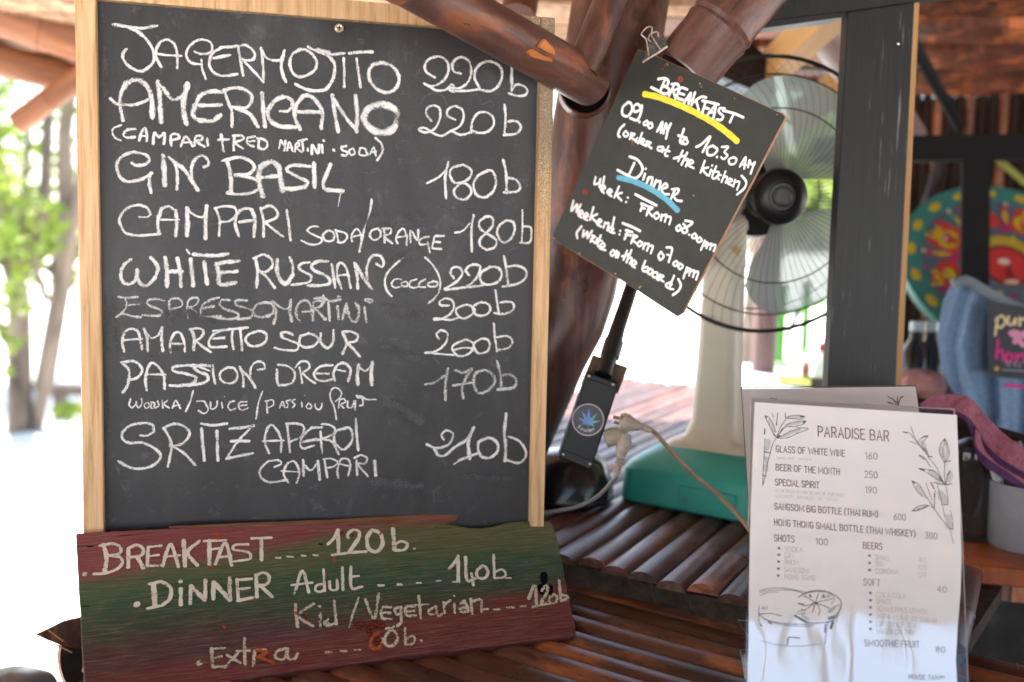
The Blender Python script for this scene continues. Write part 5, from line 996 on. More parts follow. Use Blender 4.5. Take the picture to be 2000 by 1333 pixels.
def drawing(pl, par, ink, parts, name, seed, n0=.0004, lab=None):
    for i, (o, s, d) in enumerate(parts):
        o_ = ribbons(pl, parse(d), o, s, n0=n0, step=1.6, jit=.15, seed=seed + i).build(name, INK[ink], par, smooth=False, label=lab and lab[i])
        o_['kind'] = 'stuff'
LB = (1460, 780); RB = (1700, 800); LG = (1440, 1130); s1, s2, s3 = 240 / 1882, 200 / 952, 240 / 1576
drawing(MPL, mn_, 'soft', [(LB, s1, 'w60 340 330 410 500; w50 560 560 700 500 800 470; w40 620 400 800 360; w60 290 900 280 1100; w70 320 640 300 760; w50 620 280 800 275'), (RB, s2, 'w40 480 300 520 390; w60 560 580 640 650; w50 440 720 480 790; w70 650 780 690 860; w60 720 1000 735 1090; w50 730 660 745 600; w40 660 360 680 440; w30 440 930 500 910'), (LG, s3, 'w40 830 470 900 520; w50 1180 420 1240 380; w40 1090 240 1180 230')], 'drawing_wash', 5, .0003)
drawing(MPL, mn_, 'draw', [(LB, s1, '''w9 430 580 380 500 320 380 265 260 330 290 390 380 425 500; 450 600 530 600 620 590 750 530 930 455 800 440 650 420 540 450 470 560; 540 460 620 380 740 350 890 335 840 390 740 415; 590 290 700 250 870 265 800 310 700 300 590 295; 440 590 510 420 590 300; w12 440 590 540 460; w9 400 280 370 210; 440 400 460 210; w14 265 450 258 540; w9 430 600 380 700 340 850 300 1000 270 1180 240 1300; 265 600 260 780 250 900 235 1150 232 1330; w14 250 800 300 820 350 812; w12 235 1170 280 1180; w20 810 270 870 266; w20 850 360 885 340; w20 460 590 500 560; 400 540 425 570; w9 575 215 580 290; w8 500 590 640 500 800 450; w16 268 262 290 290; w16 440 370 445 400'''),
 (RB, s2, '''w6 375 160 410 260 460 340 530 430; w5 530 440 600 520 650 620 690 700; w6 300 210 360 220 410 280; w9 300 210 340 220; w5 360 300 400 310 440 330; 450 330 450 290 490 255 535 245 500 290 480 340 520 420; w10 485 262 530 246; w6 450 425 500 450 560 540; w10 452 427 500 465; w8 530 440 575 440; w6 450 550 520 560 600 580 650 640; w10 450 552 500 568; w5 455 555 540 600 650 670; w6 690 270 650 330 640 400 690 490 730 420 715 330 690 270; w12 690 275 685 300; w4 690 300 670 400 690 480; 700 310 710 400 695 480; w6 690 500 685 600 695 700; w7 685 495 745 480; w12 740 570 715 615; w7 715 620 700 690; w9 755 690 690 702 590 680; w5 385 670 430 760 520 830; w6 385 665 450 700 500 780 530 830 590 920; w12 388 670 410 690; w5 515 690 540 760 570 840; w10 560 680 590 740; w9 385 945 450 935 540 895; w6 385 945 450 900 540 895 600 935 650 1010 720 1090 760 1120; w5 700 720 715 800 720 880; 600 750 590 900; w7 660 885 720 885; w5 740 940 760 1020 765 1110; w9 730 1110 765 1115; w5 740 1120 770 1250; 590 780 595 920; w9 500 360 540 430; w9 420 290 460 340; w14 640 640 680 690; w5 620 700 660 860 690 1000'''),
 (LG, s3, '''w7 280 160 440 125 620 130 780 160 900 185; w6 285 180 450 150 620 150 740 160 850 200; 285 220 400 180 520 175; w10 780 245 850 200 950 165 1100 160 1220 200 1310 270 1332 340 1300 440 1240 520 1160 560 950 575 820 540 740 470; w6 850 240 900 190 1050 170 1180 200 1250 260 1200 330; w8 1000 310 870 230; 1000 310 1040 190; 1000 310 1230 260; w9 1000 310 1180 380; 1000 320 960 440; 1000 310 880 350 790 325; w7 980 330 870 400 770 430; 870 440 760 460; 1020 330 1060 400 1040 480; w18 930 210 940 240; 1100 210 1110 240; 1000 310 1020 330; w14 780 325 850 330; w12 820 400 870 410; w7 1170 440 1240 370 1320 330; 1160 500 1240 480 1300 430; w8 280 470 400 540 600 580 850 590 980 600; w6 330 520 600 600 960 620; w8 1160 560 1140 700 1120 850; w5 1290 470 1270 560; w30 1225 560 1200 640; w20 1170 520 1240 500; w6 300 800 500 850 800 870 1060 840; 275 350 275 560; w12 660 755 800 765; w14 650 770 640 850; w8 275 460 420 450 560 480; w5 320 360 322 400; 340 358 342 402; 360 360 360 400; 380 362 382 400; w20 400 560 440 580; w16 290 580 310 610; w26 740 480 880 560; w16 1130 590 1120 690''')], 'botanical_drawing', 9, .00045, ('grey bamboo stem drawn at the upper left of the menu', 'grey bamboo stem with leaves drawn at the right of the menu', 'glass with a lime slice drawn at the lower left of the menu'))

RP = Plane(P(1449, 758, 1.075), Vector((1, .03, -.012)), P(1645, -6980, 1) - CAM)
rm = thing('drinks_menu', 'grey looking laminated menu standing behind the front drinks menu', 'menu', m=RP.m)
mb = MB(); mb.prism([RP.uv(*p) for p in reversed([(1449, 760), (1788, 755.5), (1794, 800), (1850, 1270), (1490, 1270), (1464, 1005)])], -.0004, 0); mb.build('paper_sheet', mt['paper2'], rm, smooth=False)
q = [RP.uv(*p) for p in ((1448, 757.5), (1789, 753.5), (1795, 800), (1860, 1280), (1488, 1280), (1463, 1005))]
mb = MB()
for i in range(6): mb.tube([Vector((*q[i], -.0006)), Vector((*q[(i + 1) % 6], -.0006))], .0006, 6)
mb.build('sheet_rim', flat('dark_rim', (.10, .09, .085), .4), rm)
drawing(RP, rm, 'draw', [((1420, 730), .25, 'w8 1340 250 1310 215 1255 180; 1330 250 1330 180; 1335 250 1350 200 1375 180; w10 1300 240 1255 225; w6 1320 250 1290 190; w8 330 205 350 190; 370 205 385 195; w6 345 205 365 195; 1350 185 1375 180')], 'botanical_drawing', 30)
# foot of the holder: clear plates peeping out on the left
AP = Plane(P(1450, 1240, 1.03), Vector((1, .1, 0)), Vector((0, .25, 1)))
ah = thing('acrylic_stand', 'clear acrylic stand plates peeping out left of the menus', 'stand', m=AP.m)
for pts in ([(1440, 1212), (1500, 1214), (1500, 1300), (1461, 1243)], [(1446, 1270), (1500, 1272), (1500, 1350), (1459, 1350)]):
    k = [AP.uv(*p) for p in pts]; mb = MB(); mb.prism(list(reversed(k)), -.001, .001); o = mb.build('stand_plate', mt['acrylic'], ah, smooth=False)
    mb = MB(); mb.tube([Vector((*k[1], 0)), Vector((*k[0], 0)), Vector((*k[3], 0))], .0006, 6); mb.build('plate_edge', mt['acrylic_edge'], o)

# ================================================================== FAN
zs = ZS + .0125
c0 = G(1200, 976, zs); fm = Matrix.Translation(c0) @ Matrix((W_, UN, Vector((0, 0, 1)))).transposed().to_4x4()
fan = thing('table_fan', 'large table fan with black wire cage, clear grey blades and teal base', 'fan', m=fm)
TEAL = M('teal_plastic', [(.3, (.020, .30, .24)), (.7, (.035, .37, .30))], ns=8, rough=.42, rand=False, bs=0, spots=[((.10, .22, .18), 26, .68)])
CREAM = M('cream_plastic', [(.3, (.60, .56, .44)), (.7, (.68, .65, .54))], ns=9, rough=.45, rand=False, bs=0, spots=[((.50, .38, .20), 16, .66)])
w_, d_ = .24, .175
def loft(secs, rounding=.03, seg=6):
    """stack of rounded rectangles (cx,cy,hx,hy,z,r)"""
    mb = MB(); vs = []; k = 4 * (seg + 1)
    for cx, cy, hx, hy, z, r in secs:
        for qx, qy, a0 in ((1, 1, 0), (-1, 1, 90), (-1, -1, 180), (1, -1, 270)):
            for i in range(seg + 1):
                a = R(a0 + 90 * i / seg); vs.append((cx + qx * (hx - r) + r * math.cos(a), cy + qy * (hy - r) + r * math.sin(a), z))
    fs = [(i * k + j, i * k + (j + 1) % k, (i + 1) * k + (j + 1) % k, (i + 1) * k + j) for i in range(len(secs) - 1) for j in range(k)]
    fs += [tuple(range(k - 1, -1, -1)), tuple((len(secs) - 1) * k + j for j in range(k))]
    return mb.add(vs, fs)
cx, cy = w_ / 2, d_ / 2
loft([(cx, cy, cx - .004, cy - .004, 0, .028), (cx, cy, cx, cy, .004, .030), (cx, cy, cx - .003, cy - .003, .052, .030), (cx, cy + .003, cx - .007, cy - .006, .060, .032), (cx, cy + .006, cx - .018, cy - .016, .070, .034), (cx, cy + .01, cx - .040, cy - .040, .086, .030)]).build('base', TEAL, fan)
loft([(cx, cy + .01, cx - .047, cy - .047, .0855, .02), (cx, cy + .012, cx - .052, cy - .052, .092, .02), (cx, cy + .015, cx - .064, cy - .058, .099, .02)]).build('base_top', CREAM, fan)
loft([(cx, cy + .02, .060, .045, .092, .02), (cx, cy + .02, .045, .034, .103, .018), (cx, cy + .02, .037, .028, .125, .016), (cx, cy + .02, .034, .025, .20, .016), (cx, cy + .02, .031, .024, .30, .016), (cx, cy + .02, .030, .024, .40, .016)]).build('pillar', CREAM, fan)
mb = MB(); mb.box((cx - .01, .012, .030), (.06, .002, .008)); 
loft([(cx + .035, -.001, .045, .003, .012, .002), (cx + .035, -.001, .045, .003, .040, .002)]).build('control_panel', TEAL, fan)
FC = P(1500, 384, 1.50); fx = Vector((1, .10, 0)).normalized()
FP = Plane(FC, fx, (CAM - FC).normalized().cross(fx) * 1.0)
if FP.z.dot(CAM - FC) < 0: FP = Plane(FC, fx, -(CAM - FC).normalized().cross(fx))
head = FP.m; hl = MW[fan].inverted() @ head
BLK = flat('black_wire', (.010, .009, .008), .5, .25); BPL = flat('black_plastic', (.012, .011, .012), .32, .35)
RC = 266 * 1.50 / FPX
def wire(r0, z0, r1, z1, bulge, rad, swirl=0, n=9):
    pts = []
    for i in range(n):
        t = i / (n - 1); r = r0 + (r1 - r0) * t; z = z0 + (z1 - z0) * t ** 2.2 + bulge * math.sin(math.pi * t); a = swirl * t * t
        pts.append((r * math.cos(a), r * math.sin(a), z))
    return MB().tube(pts, rad, 4, caps=False).mesh('grille_wire', BLK)
wf = wire(.042, .052, RC, .0, .010, .00030, .28); wb_ = wire(.05, -.085, RC, -.003, -.02, .00026, -.25)
NW = 76
for i in range(NW):
    meshobj('grille_wire', wf, fan, hl @ Matrix.Rotation(2 * math.pi * i / NW, 4, 'Z'))
for i in range(48):
    meshobj('grille_wire', wb_, fan, hl @ Matrix.Rotation(2 * math.pi * i / 48, 4, 'Z'))
def ring(r, z, rad, nm='cage_ring'):
    mb = MB(); pts = [(r * math.cos(2 * math.pi * i / 72), r * math.sin(2 * math.pi * i / 72), z) for i in range(73)]
    mb.tube(pts, rad, 6, caps=False); mb.build(nm, BLK, fan, hl)
ring(RC, 0, .0031); ring(RC * .865, .017, .0011); ring(RC * .62, .040, .0010); ring(RC * .85, -.035, .0010); ring(RC * .55, -.08, .001)
mb = MB(); mb.lathe([(.0001, .060), (.020, .060), (.022, .063), (.030, .062), (.040, .054), (.042, .046), (.038, .042)], 40); mb.build('hub_cap', BPL, fan, hl)
mb = MB(); mb.lathe([(.012, .0615), (.0135, .0625), (.015, .0615)], 30); mb.build('hub_ring', flat('hub_grey', (.05, .05, .05), .3), fan, hl)
mb = MB(); mb.lathe([(.0001, .032), (.03, .030), (.034, .02), (.034, -.01)], 32); mb.build('blade_hub', BPL, fan, hl)
mb = MB(); mb.lathe([(.035, -.03), (.062, -.045), (.068, -.08), (.062, -.15), (.03, -.175)], 36); mb.build('motor_housing', BPL, fan, hl)
# bracket from the pillar head to the motor
ptop = MW[fan] @ Vector((cx, cy + .02, .40)); mot = FP.m @ Vector((0, -.03, -.11))
MB().tube([ptop - Vector((0, 0, .03)), ptop + Vector((0, 0, .03)), ptop.lerp(mot, .6) + Vector((0, 0, .02)), mot], [.034, .033, .03, .03], 16).build('neck', CREAM, fan, world=True)
def blademat():
    m, n, l, b = newmat('clear_grey_blade')
    b.inputs['Base Color'].default_value = (.20, .21, .225, 1); b.inputs['Roughness'].default_value = .25
    t = n.new('ShaderNodeBsdfTransparent'); t.inputs[0].default_value = (.86, .93, .90, 1); tl_ = n.new('ShaderNodeBsdfTranslucent'); tl_.inputs[0].default_value = (.32, .40, .37, 1)
    m1 = n.new('ShaderNodeMixShader'); m1.inputs[0].default_value = .35; l.new(b.outputs[0], m1.inputs[1]); l.new(tl_.outputs[0], m1.inputs[2])
    m2 = n.new('ShaderNodeMixShader'); m2.inputs[0].default_value = .13; l.new(m1.outputs[0], m2.inputs[1]); l.new(t.outputs[0], m2.inputs[2]); l.new(m2.outputs[0], n['Material Output'].inputs[0]); return m
BM = blademat()
rows = []; nr, na = 12, 22
for i in range(nr + 1):
    t = i / nr; row = []
    for j in range(na + 1):
        s = j / na * 2 - 1
        half = R(24 + 24 * math.sin(min(1, t * 1.35) * math.pi / 2)); rr_ = .03 + (.178 - .03) * t
        a = s * half * (1 - .0 * t)
        rmax = .030 + .150 * (1 - .28 * abs(s) ** 4.0) ; rr_ = .03 + (rmax - .03) * t
        row.append(Vector((rr_ * math.cos(a), rr_ * math.sin(a), -s * .022 * (.5 + .5 * t) + .006 * math.cos(s * 1.5))))
    rows.append(row)
bmesh_ = MB().grid(rows).mesh('blade', BM)
for a in (64, -57, 184):
    meshobj('blade', bmesh_, fan, hl @ Matrix.Rotation(R(a), 4, 'Z'))

# ================================================================== SOCKET BOX ON A BLACK ARM
def za(x, y): return (1060 + x * .19640, 670 + y * .19640)
XP = Plane(P(*za(450, 765), 1.285), P(*za(760, 400), 1.285) - P(*za(440, 285), 1.285), P(*za(440, 285), 1.285) - P(*za(150, 1140), 1.285))
sb = thing('socket_box', 'black socket box with round leaf sticker clamped on a slanting black arm', 'socket', m=XP.m)
quad = [XP.uv(*za(*p)) for p in ((150, 1140), (480, 1275), (765, 400), (440, 285))]
DB = M('dusty_black_plastic', [(.3, (.008, .008, .009)), (.7, (.014, .014, .015))], ns=50, rough=.4, bs=.15, rand=False, spec=.25)
mb = MB(); mb.prism(quad, -.022, 0); mb.build('box', DB, sb, smooth=False, bevel=.0025)
mb = MB(); mb.prism([XP.uv(*za(*p)) for p in ((400, 420), (765, 520), (870, 250), (520, 122))], -.040, -.0235)
mb.build('wooden_block', M('old_wood_block', [(.3, (.05, .03, .018)), (.7, (.17, .10, .055))], scale=(1, .15, 1), ns=90, rough=.85, bs=.8, rand=False, spots=[((.38, .26, .1), 140, .72)]), sb, smooth=False, bevel=.001)
arm0 = P(*za(640, 260), 1.300); arm1 = P(1240, 520, 1.36)
pts = [P(*za(600, 320), 1.292), P(*za(640, 200), 1.300), P(*za(668, 120), 1.304), P(*za(700, 10), 1.31), P(1207, 640, 1.325), P(1222, 596, 1.34), P(1240, 540, 1.36), P(1262, 470, 1.38)]
MB().tube(pts, [.0115, .0112, .0112, .0112, .0100, .0096, .0094, .0094], 18).build('arm', BPL, sb, world=True)
MB().tube([P(*za(665, 140), 1.3035), P(*za(712, -20), 1.311)], .0128, 18).build('arm_collar', BPL, sb, world=True)
STK = flat('sticker_black', (.014, .012, .017), .35); ring_c = XP.uv(*za(450, 765)); rr = .0207
mb = MB(); cc = [(ring_c[0] + rr * math.cos(i * math.pi / 24), ring_c[1] + rr * math.sin(i * math.pi / 24)) for i in range(48)]
mb.prism(cc, 0, .0003); st = mb.build('round_sticker', STK, sb, smooth=False)
for a_, b__ in (((196, 1060), (520, 1185)), ((425, 345), (745, 460))):
    k0 = Vector((*XP.uv(*za(*a_)), .0002)); k1 = Vector((*XP.uv(*za(*b__)), .0002)); MB().tube([k0, k1], .0004, 5).build('seam', mt['gap_shade'], sb)
for q_ in ((460, 330), (700, 415), (205, 1110), (470, 1205)):
    u_, v_ = XP.uv(*za(*q_)); MB().lathe([(.0001, .0012), (.0014, .001), (.0018, 0)], 12, Matrix.Translation((u_, v_, 0))).build('screw', mt['acrylic_edge'], sb)
mb = MB(); c2 = [(ring_c[0] + (rr - .0011) * math.cos(i * math.pi / 24), ring_c[1] + (rr - .0011) * math.sin(i * math.pi / 24)) for i in range(48)]
vs = [Vector((*p, .0005)) for p in cc] + [Vector((*p, .0005)) for p in c2]; mb.add(vs, [(i, (i + 1) % 48, 48 + (i + 1) % 48, 48 + i) for i in range(48)])
mb.build('sticker_ring', flat('sticker_pink', (.62, .52, .60), .4), st, smooth=False)
def leafcol():
    m, n, l, b = newmat('leaf_gradient'); tc = n.new('ShaderNodeTexCoord'); sx = n.new('ShaderNodeSeparateXYZ'); l.new(tc.outputs['Object'], sx.inputs[0])
    mr = n.new('ShaderNodeMapRange'); mr.inputs[1].default_value = ring_c[0] - .012; mr.inputs[2].default_value = ring_c[0] + .013; l.new(sx.outputs[0], mr.inputs[0])
    r = ramp(n, [(0, (.22, .13, .42)), (.5, (.08, .28, .62)), (1, (.12, .48, .36))]); l.new(mr.outputs[0], r.inputs[0]); l.new(r.outputs[0], b.inputs['Base Color']); b.inputs['Roughness'].default_value = .4; return m
mb = MB(); base = Vector(XP.uv(*za(452, 800)))
for tip, w in (((460, 655), .0021), ((385, 672), .0018), ((540, 700), .0018), ((345, 740), .0016), ((570, 775), .0016), ((380, 805), .0011), ((520, 828), .0011), ((455, 835), .0008)):
    tp = Vector(XP.uv(*za(*tip))); d = tp - base; nn = Vector((-d.y, d.x)).normalized(); n_ = 9; pl_ = []
    for i in range(n_): s = i / (n_ - 1); wd = w * math.sin(math.pi * min(1, s * 1.02) ** .8) * (1 + (.28 if i % 2 else -.12)); pl_.append((base + d * s, wd))
    k = len(mb.v); _z[0] += 1
    for q, wd in pl_: mb.v += [Vector((*(q + nn * wd), .0006 + (_z[0] % 9) * 1e-5)), Vector((*(q - nn * wd), .0006 + (_z[0] % 9) * 1e-5))]
    mb.f += [(k + 2 * i, k + 2 * i + 1, k + 2 * i + 3, k + 2 * i + 2) for i in range(n_ - 1)]
mb.build('leaf_emblem', leafcol(), st, smooth=False)
ST = []
for i, (ch, x, y, ang) in enumerate([('G', 350, 842, 40), ('A', 375, 862, 28), ('N', 393, 872, 20), ('A', 412, 880, 12), ('S', 430, 884, 6), ('H', 455, 886, -2), ('U', 472, 884, -8), ('N', 489, 879, -14), ('T', 507, 870, -22)]):
    ca, sa = math.cos(R(ang)), math.sin(R(ang))
    for s in GLY[ch]:
        v = list(map(float, s.split())); hh = 30 if i in (0, 5) else 22
        ST.append((.9, [za(x + (v[k] * hh * .7) * ca + v[k + 1] * hh * sa, y + (v[k] * hh * .7) * sa - v[k + 1] * hh * ca) for k in range(0, len(v), 2)]))
poly_ribbons(XP, ST, .0007).build('sticker_lettering', flat('sticker_white', (.7, .68, .7), .4), st, smooth=False, label='small white words Ganas Hunt curving under the leaf')
# plugs and leads
BEI = M('old_beige_plastic', [(.3, (.30, .24, .19)), (.7, (.46, .40, .34))], ns=60, rough=.5, spots=[((.16, .10, .06), 90, .62)])
pa = thing('power_plug', 'beige plug pulled half out of the socket box with a brown lead', 'plug', loc=P(*za(800, 780), 1.275))
qz = lambda pts, d: [P(*za(x, y), d) for x, y in pts]
MB().tube(qz([(765, 778), (800, 782), (850, 800), (900, 815), (960, 830)], 1.275), [.0095, .0120, .0110, .0085, .0060], 12).build('plug_body', BEI, pa, world=True)
for dy in (0, 48): MB().tube(qz([(700, 735 + dy), (775, 752 + dy)], 1.277), .0022, 8).build('pin', flat('pin_steel', (.6, .6, .58), .3, metal=1), pa, world=True)
MB().tube(qz([(960, 830), (1000, 840), (1040, 855), (1080, 868)], 1.275), [.0056, .0040, .0052, .0034], 10).build('strain_relief', BEI, pa, world=True)
cp = [P(*za(1080, 868), 1.275), P(1282, 848, 1.285), P(1310, 880, 1.30), P(1352, 925, 1.32), P(1400, 965, 1.33), P(1440, 1005, 1.31), P(1470, 1045, 1.285), P(1490, 1085, 1.27)]
MB().tube([Vector(q) for q in catmull([tuple(q) for q in cp], .006)], .0031, 10).build('lead', M('brown_lead', [(.3, (.24, .15, .085)), (.7, (.38, .26, .16))], ns=40, rough=.5), pa, world=True)
pb = thing('power_plug', 'grey angled plug low on the socket box with a grey lead going down', 'plug', loc=P(*za(760, 950), 1.29))
MB().tube(qz([(620, 960), (700, 930), (780, 930), (815, 960)], 1.292), [.012, .0125, .011, .008], 12).build('plug_body', BEI, pb, world=True)
MB().tube(qz([(825, 900), (815, 980), (790, 1060), (775, 1130)], 1.285), [.006, .0095, .0085, .0058], 12).build('plug_arm', BEI, pb, world=True)
MB().tube([v for k in range(6) for v in qz([(772 - k * 8, 1140 + k * 32), (770 - k * 8, 1152 + k * 32), (768 - k * 8, 1164 + k * 32)], 1.285)], [v for k in range(6) for v in (.0045, .0068 - k * .0004, .0045)], 10).build('strain_relief', BEI, pb, world=True)
cp = [P(*za(735, 1330), 1.285), P(1196, 940, 1.29), P(1170, 968, 1.30), P(1128, 990, 1.30), P(1080, 1000, 1.29), P(1030, 1008, 1.28)]
MB().tube([Vector(q) for q in catmull([tuple(q) for q in cp], .006)], .0026, 10).build('lead', flat('grey_lead', (.16, .15, .15), .45), pb, world=True)
# black lamp foot behind the socket box
bp0 = G(1115, 985, zs); bp0 = G(1108, 975, zs); bz = zs
cpos = Vector((bp0.x, bp0.y, bz))
lf = thing('black_speaker', 'glossy black rounded speaker housing on the shelf beside the post', 'speaker', loc=cpos)
mb = MB(); mb.lathe([(.066, 0), (.073, .004), (.070, .030), (.058, .062), (.044, .074), (.020, .079), (.0001, .081)], 10); mb.build('housing', flat('gloss_black', (.012, .012, .014), .22, ns=20), lf)
mb = MB(); mb.lathe([(.0735, .004), (.0745, .007), (.0735, .010)], 10); mb.build('trim_ring', BPL, lf)
mb = MB(); mb.lathe([(.0001, .004), (.003, .002), (.004, 0)], 14, Matrix.Translation((.020, -.044, .074)) @ Matrix.Rotation(R(30), 4, 'X')); mb.build('screw', flat('steel2', (.6, .6, .6), .3, metal=1), lf)

# ================================================================== LEFT CORNER
cu = thing('split_bamboo_cup', 'dark split bamboo culm with a pale cut rim behind the lower left plank corner', 'bamboo cup', loc=P(150, 1310, 1.03))
nrm = Vector((-.80, -.58, .10)).normalized(); cen = P(150, 1300, 1.03); mm_, L_ = axis_m(cen, cen + Vector((.085, .125, -.004)))
mb = MB(); mb.lathe([(.034, .0), (.0345, .02), (.035, .12)], 40, mm_); mb.v = mb.v; mb.f = [f for f in mb.f if len(f) == 4]
mb.build('culm', mt['slat'], cu, world=True)
mb = MB(); mb.lathe([(.0345, -.0005), (.0295, -.0005)], 40, mm_); mb.f = [f for f in mb.f if len(f) == 4]; mb.build('cut_rim', M('cut_rim', [(.3, (.36, .18, .11)), (.7, (.56, .34, .24))], ns=120, rough=.8), cu, world=True)
mb = MB(); mb.lathe([(.0295, .0), (.029, .05), (.0001, .06)], 40, mm_); mb.f = [f for f in mb.f if len(f) == 4]; mb.build('hollow', M('hollow_dark', [(.3, (.03, .022, .02)), (.7, (.065, .045, .04))], ns=60, rough=.9), cu, world=True)
sh = [(66, 1240), (92, 1228), (120, 1214), (165, 1204), (200, 1215), (200, 1258), (150, 1268), (118, 1262), (92, 1252)]
f = [P(x, y, 1.0 + .03 * (x - 66) / 130) for x, y in sh]; g = [q + Vector((.004, .012, -.002)) for q in f]; n = len(f)
mb = MB(); mb.add(f + g, [tuple(range(n)), tuple(range(2 * n - 1, n - 1, -1))] + [(i, n + i, n + (i + 1) % n, (i + 1) % n) for i in range(n)])
mb.build('split_shard', mt['slat'], cu, world=True, smooth=False, bevel=.0015)
for a, b_ in (((92, 1229), (124, 1253)), ((106, 1258), (141, 1275))):
    MB().tube([P(*a, .996), P(*b_, 1.0)], .0007, 6).build('pale_splinter', mt['sign_edge'], cu, world=True)
dl = thing('round_lid', 'dark blue grey rounded lid cut by the lower left corner', 'lid', loc=P(10, 1385, .85))
mb = MB(); mb.lathe([(.040, -.02), (.041, 0), (.037, .010), (.024, .018), (.0001, .022)], 40, Matrix.Translation(P(18, 1362, .86))); mb.build('lid', flat('lid_grey', (.09, .09, .11), .3, ns=30, var=.3), dl, world=True)

# ================================================================== BACK OF THE BAR, RIGHT
TABM = flat('white_table', (.55, .66, .62), .35)
tb = thing('white_table', 'bright white table top outside behind the fan', 'table', loc=P(1560, 900, 3.0))
p = G(1540, 752, .93); mm3 = Matrix.Translation((p.x + .15, p.y + .1, .915))
mb = MB(); mb.box((.25, .12, 0), (.62, .34, .012), mm3); mb.build('table_top', TABM, tb, world=True, bevel=.003)
for sx_, sy_ in ((-.3, -.15), (.8, -.15), (-.3, .38), (.8, .38)): 
    mb = MB(); mb.box((sx_, sy_, -.46), (.02, .02, .45), mm3); mb.build('leg', TABM, tb, world=True)
GR = flat('green_plastic', (.05, .22, .008), .4, .2); zt2 = .927
gk = thing('green_rack', 'bright green plastic rack with two round uprights seen under the fan', 'rack', loc=G(1540, 730, zt2))
for px, pyb in ((1523, 716), (1570, 692)):
    b0 = G(px, pyb, zt2); d = (CR.transposed() @ (b0 - CAM)).z * -1
    MB().tube([b0, b0 + Vector((0, 0, .30))], .0105 * d / 2.6, 14).build('upright', GR, gk, world=True)
    mb = MB(); mb.lathe([(.060, 0), (.055, .006), (.02, .018), (.011, .03)], 4, Matrix.Translation(b0)); mb.build('foot', GR, gk, world=True, smooth=False)
b0 = G(1590, 700, zt2) + Vector((0, 0, .215)); mb = MB(); mb.box((0.03, 0, 0), (.16, .03, .008), Matrix.Translation(b0) @ Matrix.Rotation(R(-20), 4, 'Y')); mb.build('shelf', GR, gk, world=True, bevel=.003)
MB().tube([P(1540, 650, 2.75), P(1562, 606, 2.75)], .007, 10).build('strut', BPL, gk, world=True)
pt_ = thing('plate', 'olive green plate on the white table behind the fan', 'plate', loc=G(1585, 748, zt2))
mb = MB(); mb.lathe([(.0001, .003), (.07, .004), (.11, .016), (.113, .014), (.08, 0)], 40, Matrix.Translation(G(1585, 752, zt2))); mb.build('plate', flat('olive_plate', (.16, .18, .012), .5, .2), pt_, world=True)
def bottle(px, py, z, prof, cap, body, capm, lab, cat='bottle', name='bottle', d=None):
    b0 = G(px, py, z) if d is None else P(px, py, d); t = thing(name, lab, cat, loc=b0)
    mb = MB(); mb.lathe(prof, 24, Matrix.Translation(b0)); mb.build('body', body, t, world=True)
    mb = MB(); mb.lathe(cap, 20, Matrix.Translation(b0)); mb.build('cap', capm, t, world=True); return t
RED = flat('red_cap', (.25, .015, .02), .5, .2); CL = flat('milky_plastic', (.62, .62, .55), .3)
bottle(1603, 738, zt2, [(.026, 0), (.027, .01), (.027, .05), (.02, .075), (.0115, .09)], [(.014, .088), (.014, .115), (.010, .12), (.0001, .12)], CL, RED, 'small milky sauce bottle with a red cap beside the black frame')
bottle(1573, 738, zt2, [(.016, 0), (.016, .045)], [(.0165, .045), (.0165, .058), (.0001, .058)], flat('red_spice', (.35, .06, .03), .4), flat('peach_lid', (.65, .35, .2), .4), 'squat red spice jar with a peach lid on the white table', 'jar', 'jar')
bottle(1614, 738, zt2, [(.013, .12), (.016, .13), (.016, .21)], [(.016, .21), (.016, .225), (.0001, .225)], flat('blue_tube', (.02, .09, .36), .4, .2), GR, 'upright blue tube with a green top half hidden by the black frame', 'tube', 'tube')

# painted disc
DP = Plane(P(1965, 520, 2.28), Vector((1, -.02, 0)), Vector((0, .60, .80)))
rd = 203 * 2.28 / FPX
ds = thing('painted_disc', 'round disc painted with red and yellow folk figures hanging in the back of the bar', 'disc', m=DP.m)
C = {'teal': flat('teal_paint', (.03, .17, .15), .5), 'slate': flat('slate_paint', (.06, .10, .13), .5), 'yel': flat('yellow_paint', (.45, .33, .02), .5), 'red': flat('red_paint2', (.42, .03, .03), .5), 'mag': flat('magenta_paint', (.28, .02, .10), .5), 'dred': flat('dark_red_paint', (.16, .015, .015), .5), 'lt': flat('light_paint', (.5, .42, .34), .5)}
mb = MB(); mb.lathe([(.0001, -.02), (rd, -.02), (rd, 0), (.0001, 0)], 64); mb.build('disc_body', C['teal'], ds)
def pol(name, cn, pts, n):
    ar = sum(pts[i][0] * pts[(i + 1) % len(pts)][1] - pts[(i + 1) % len(pts)][0] * pts[i][1] for i in range(len(pts)))
    if ar < 0: pts = pts[::-1]
    mb = MB(); mb.prism([(x * rd, y * rd) for x, y in pts], 0, n); mb.build(name, C[cn], ds, smooth=False)
def circ(cx_, cy_, r, k=20, ry=None): return [(cx_ + r * math.cos(2 * math.pi * i / k), cy_ + (ry or r) * math.sin(2 * math.pi * i / k)) for i in range(k)]
pol('painted_field', 'slate', circ(0, 0, .80, 48), .001)
for i in range(18):
    a = R(i * 20 + 8); pol('painted_lozenge', 'yel', [(x * math.cos(a) - y * math.sin(a) + .895 * math.cos(a), x * math.sin(a) + y * math.cos(a) + .895 * math.sin(a)) for x, y in circ(0, 0, .045, 8, .075)], .0015)
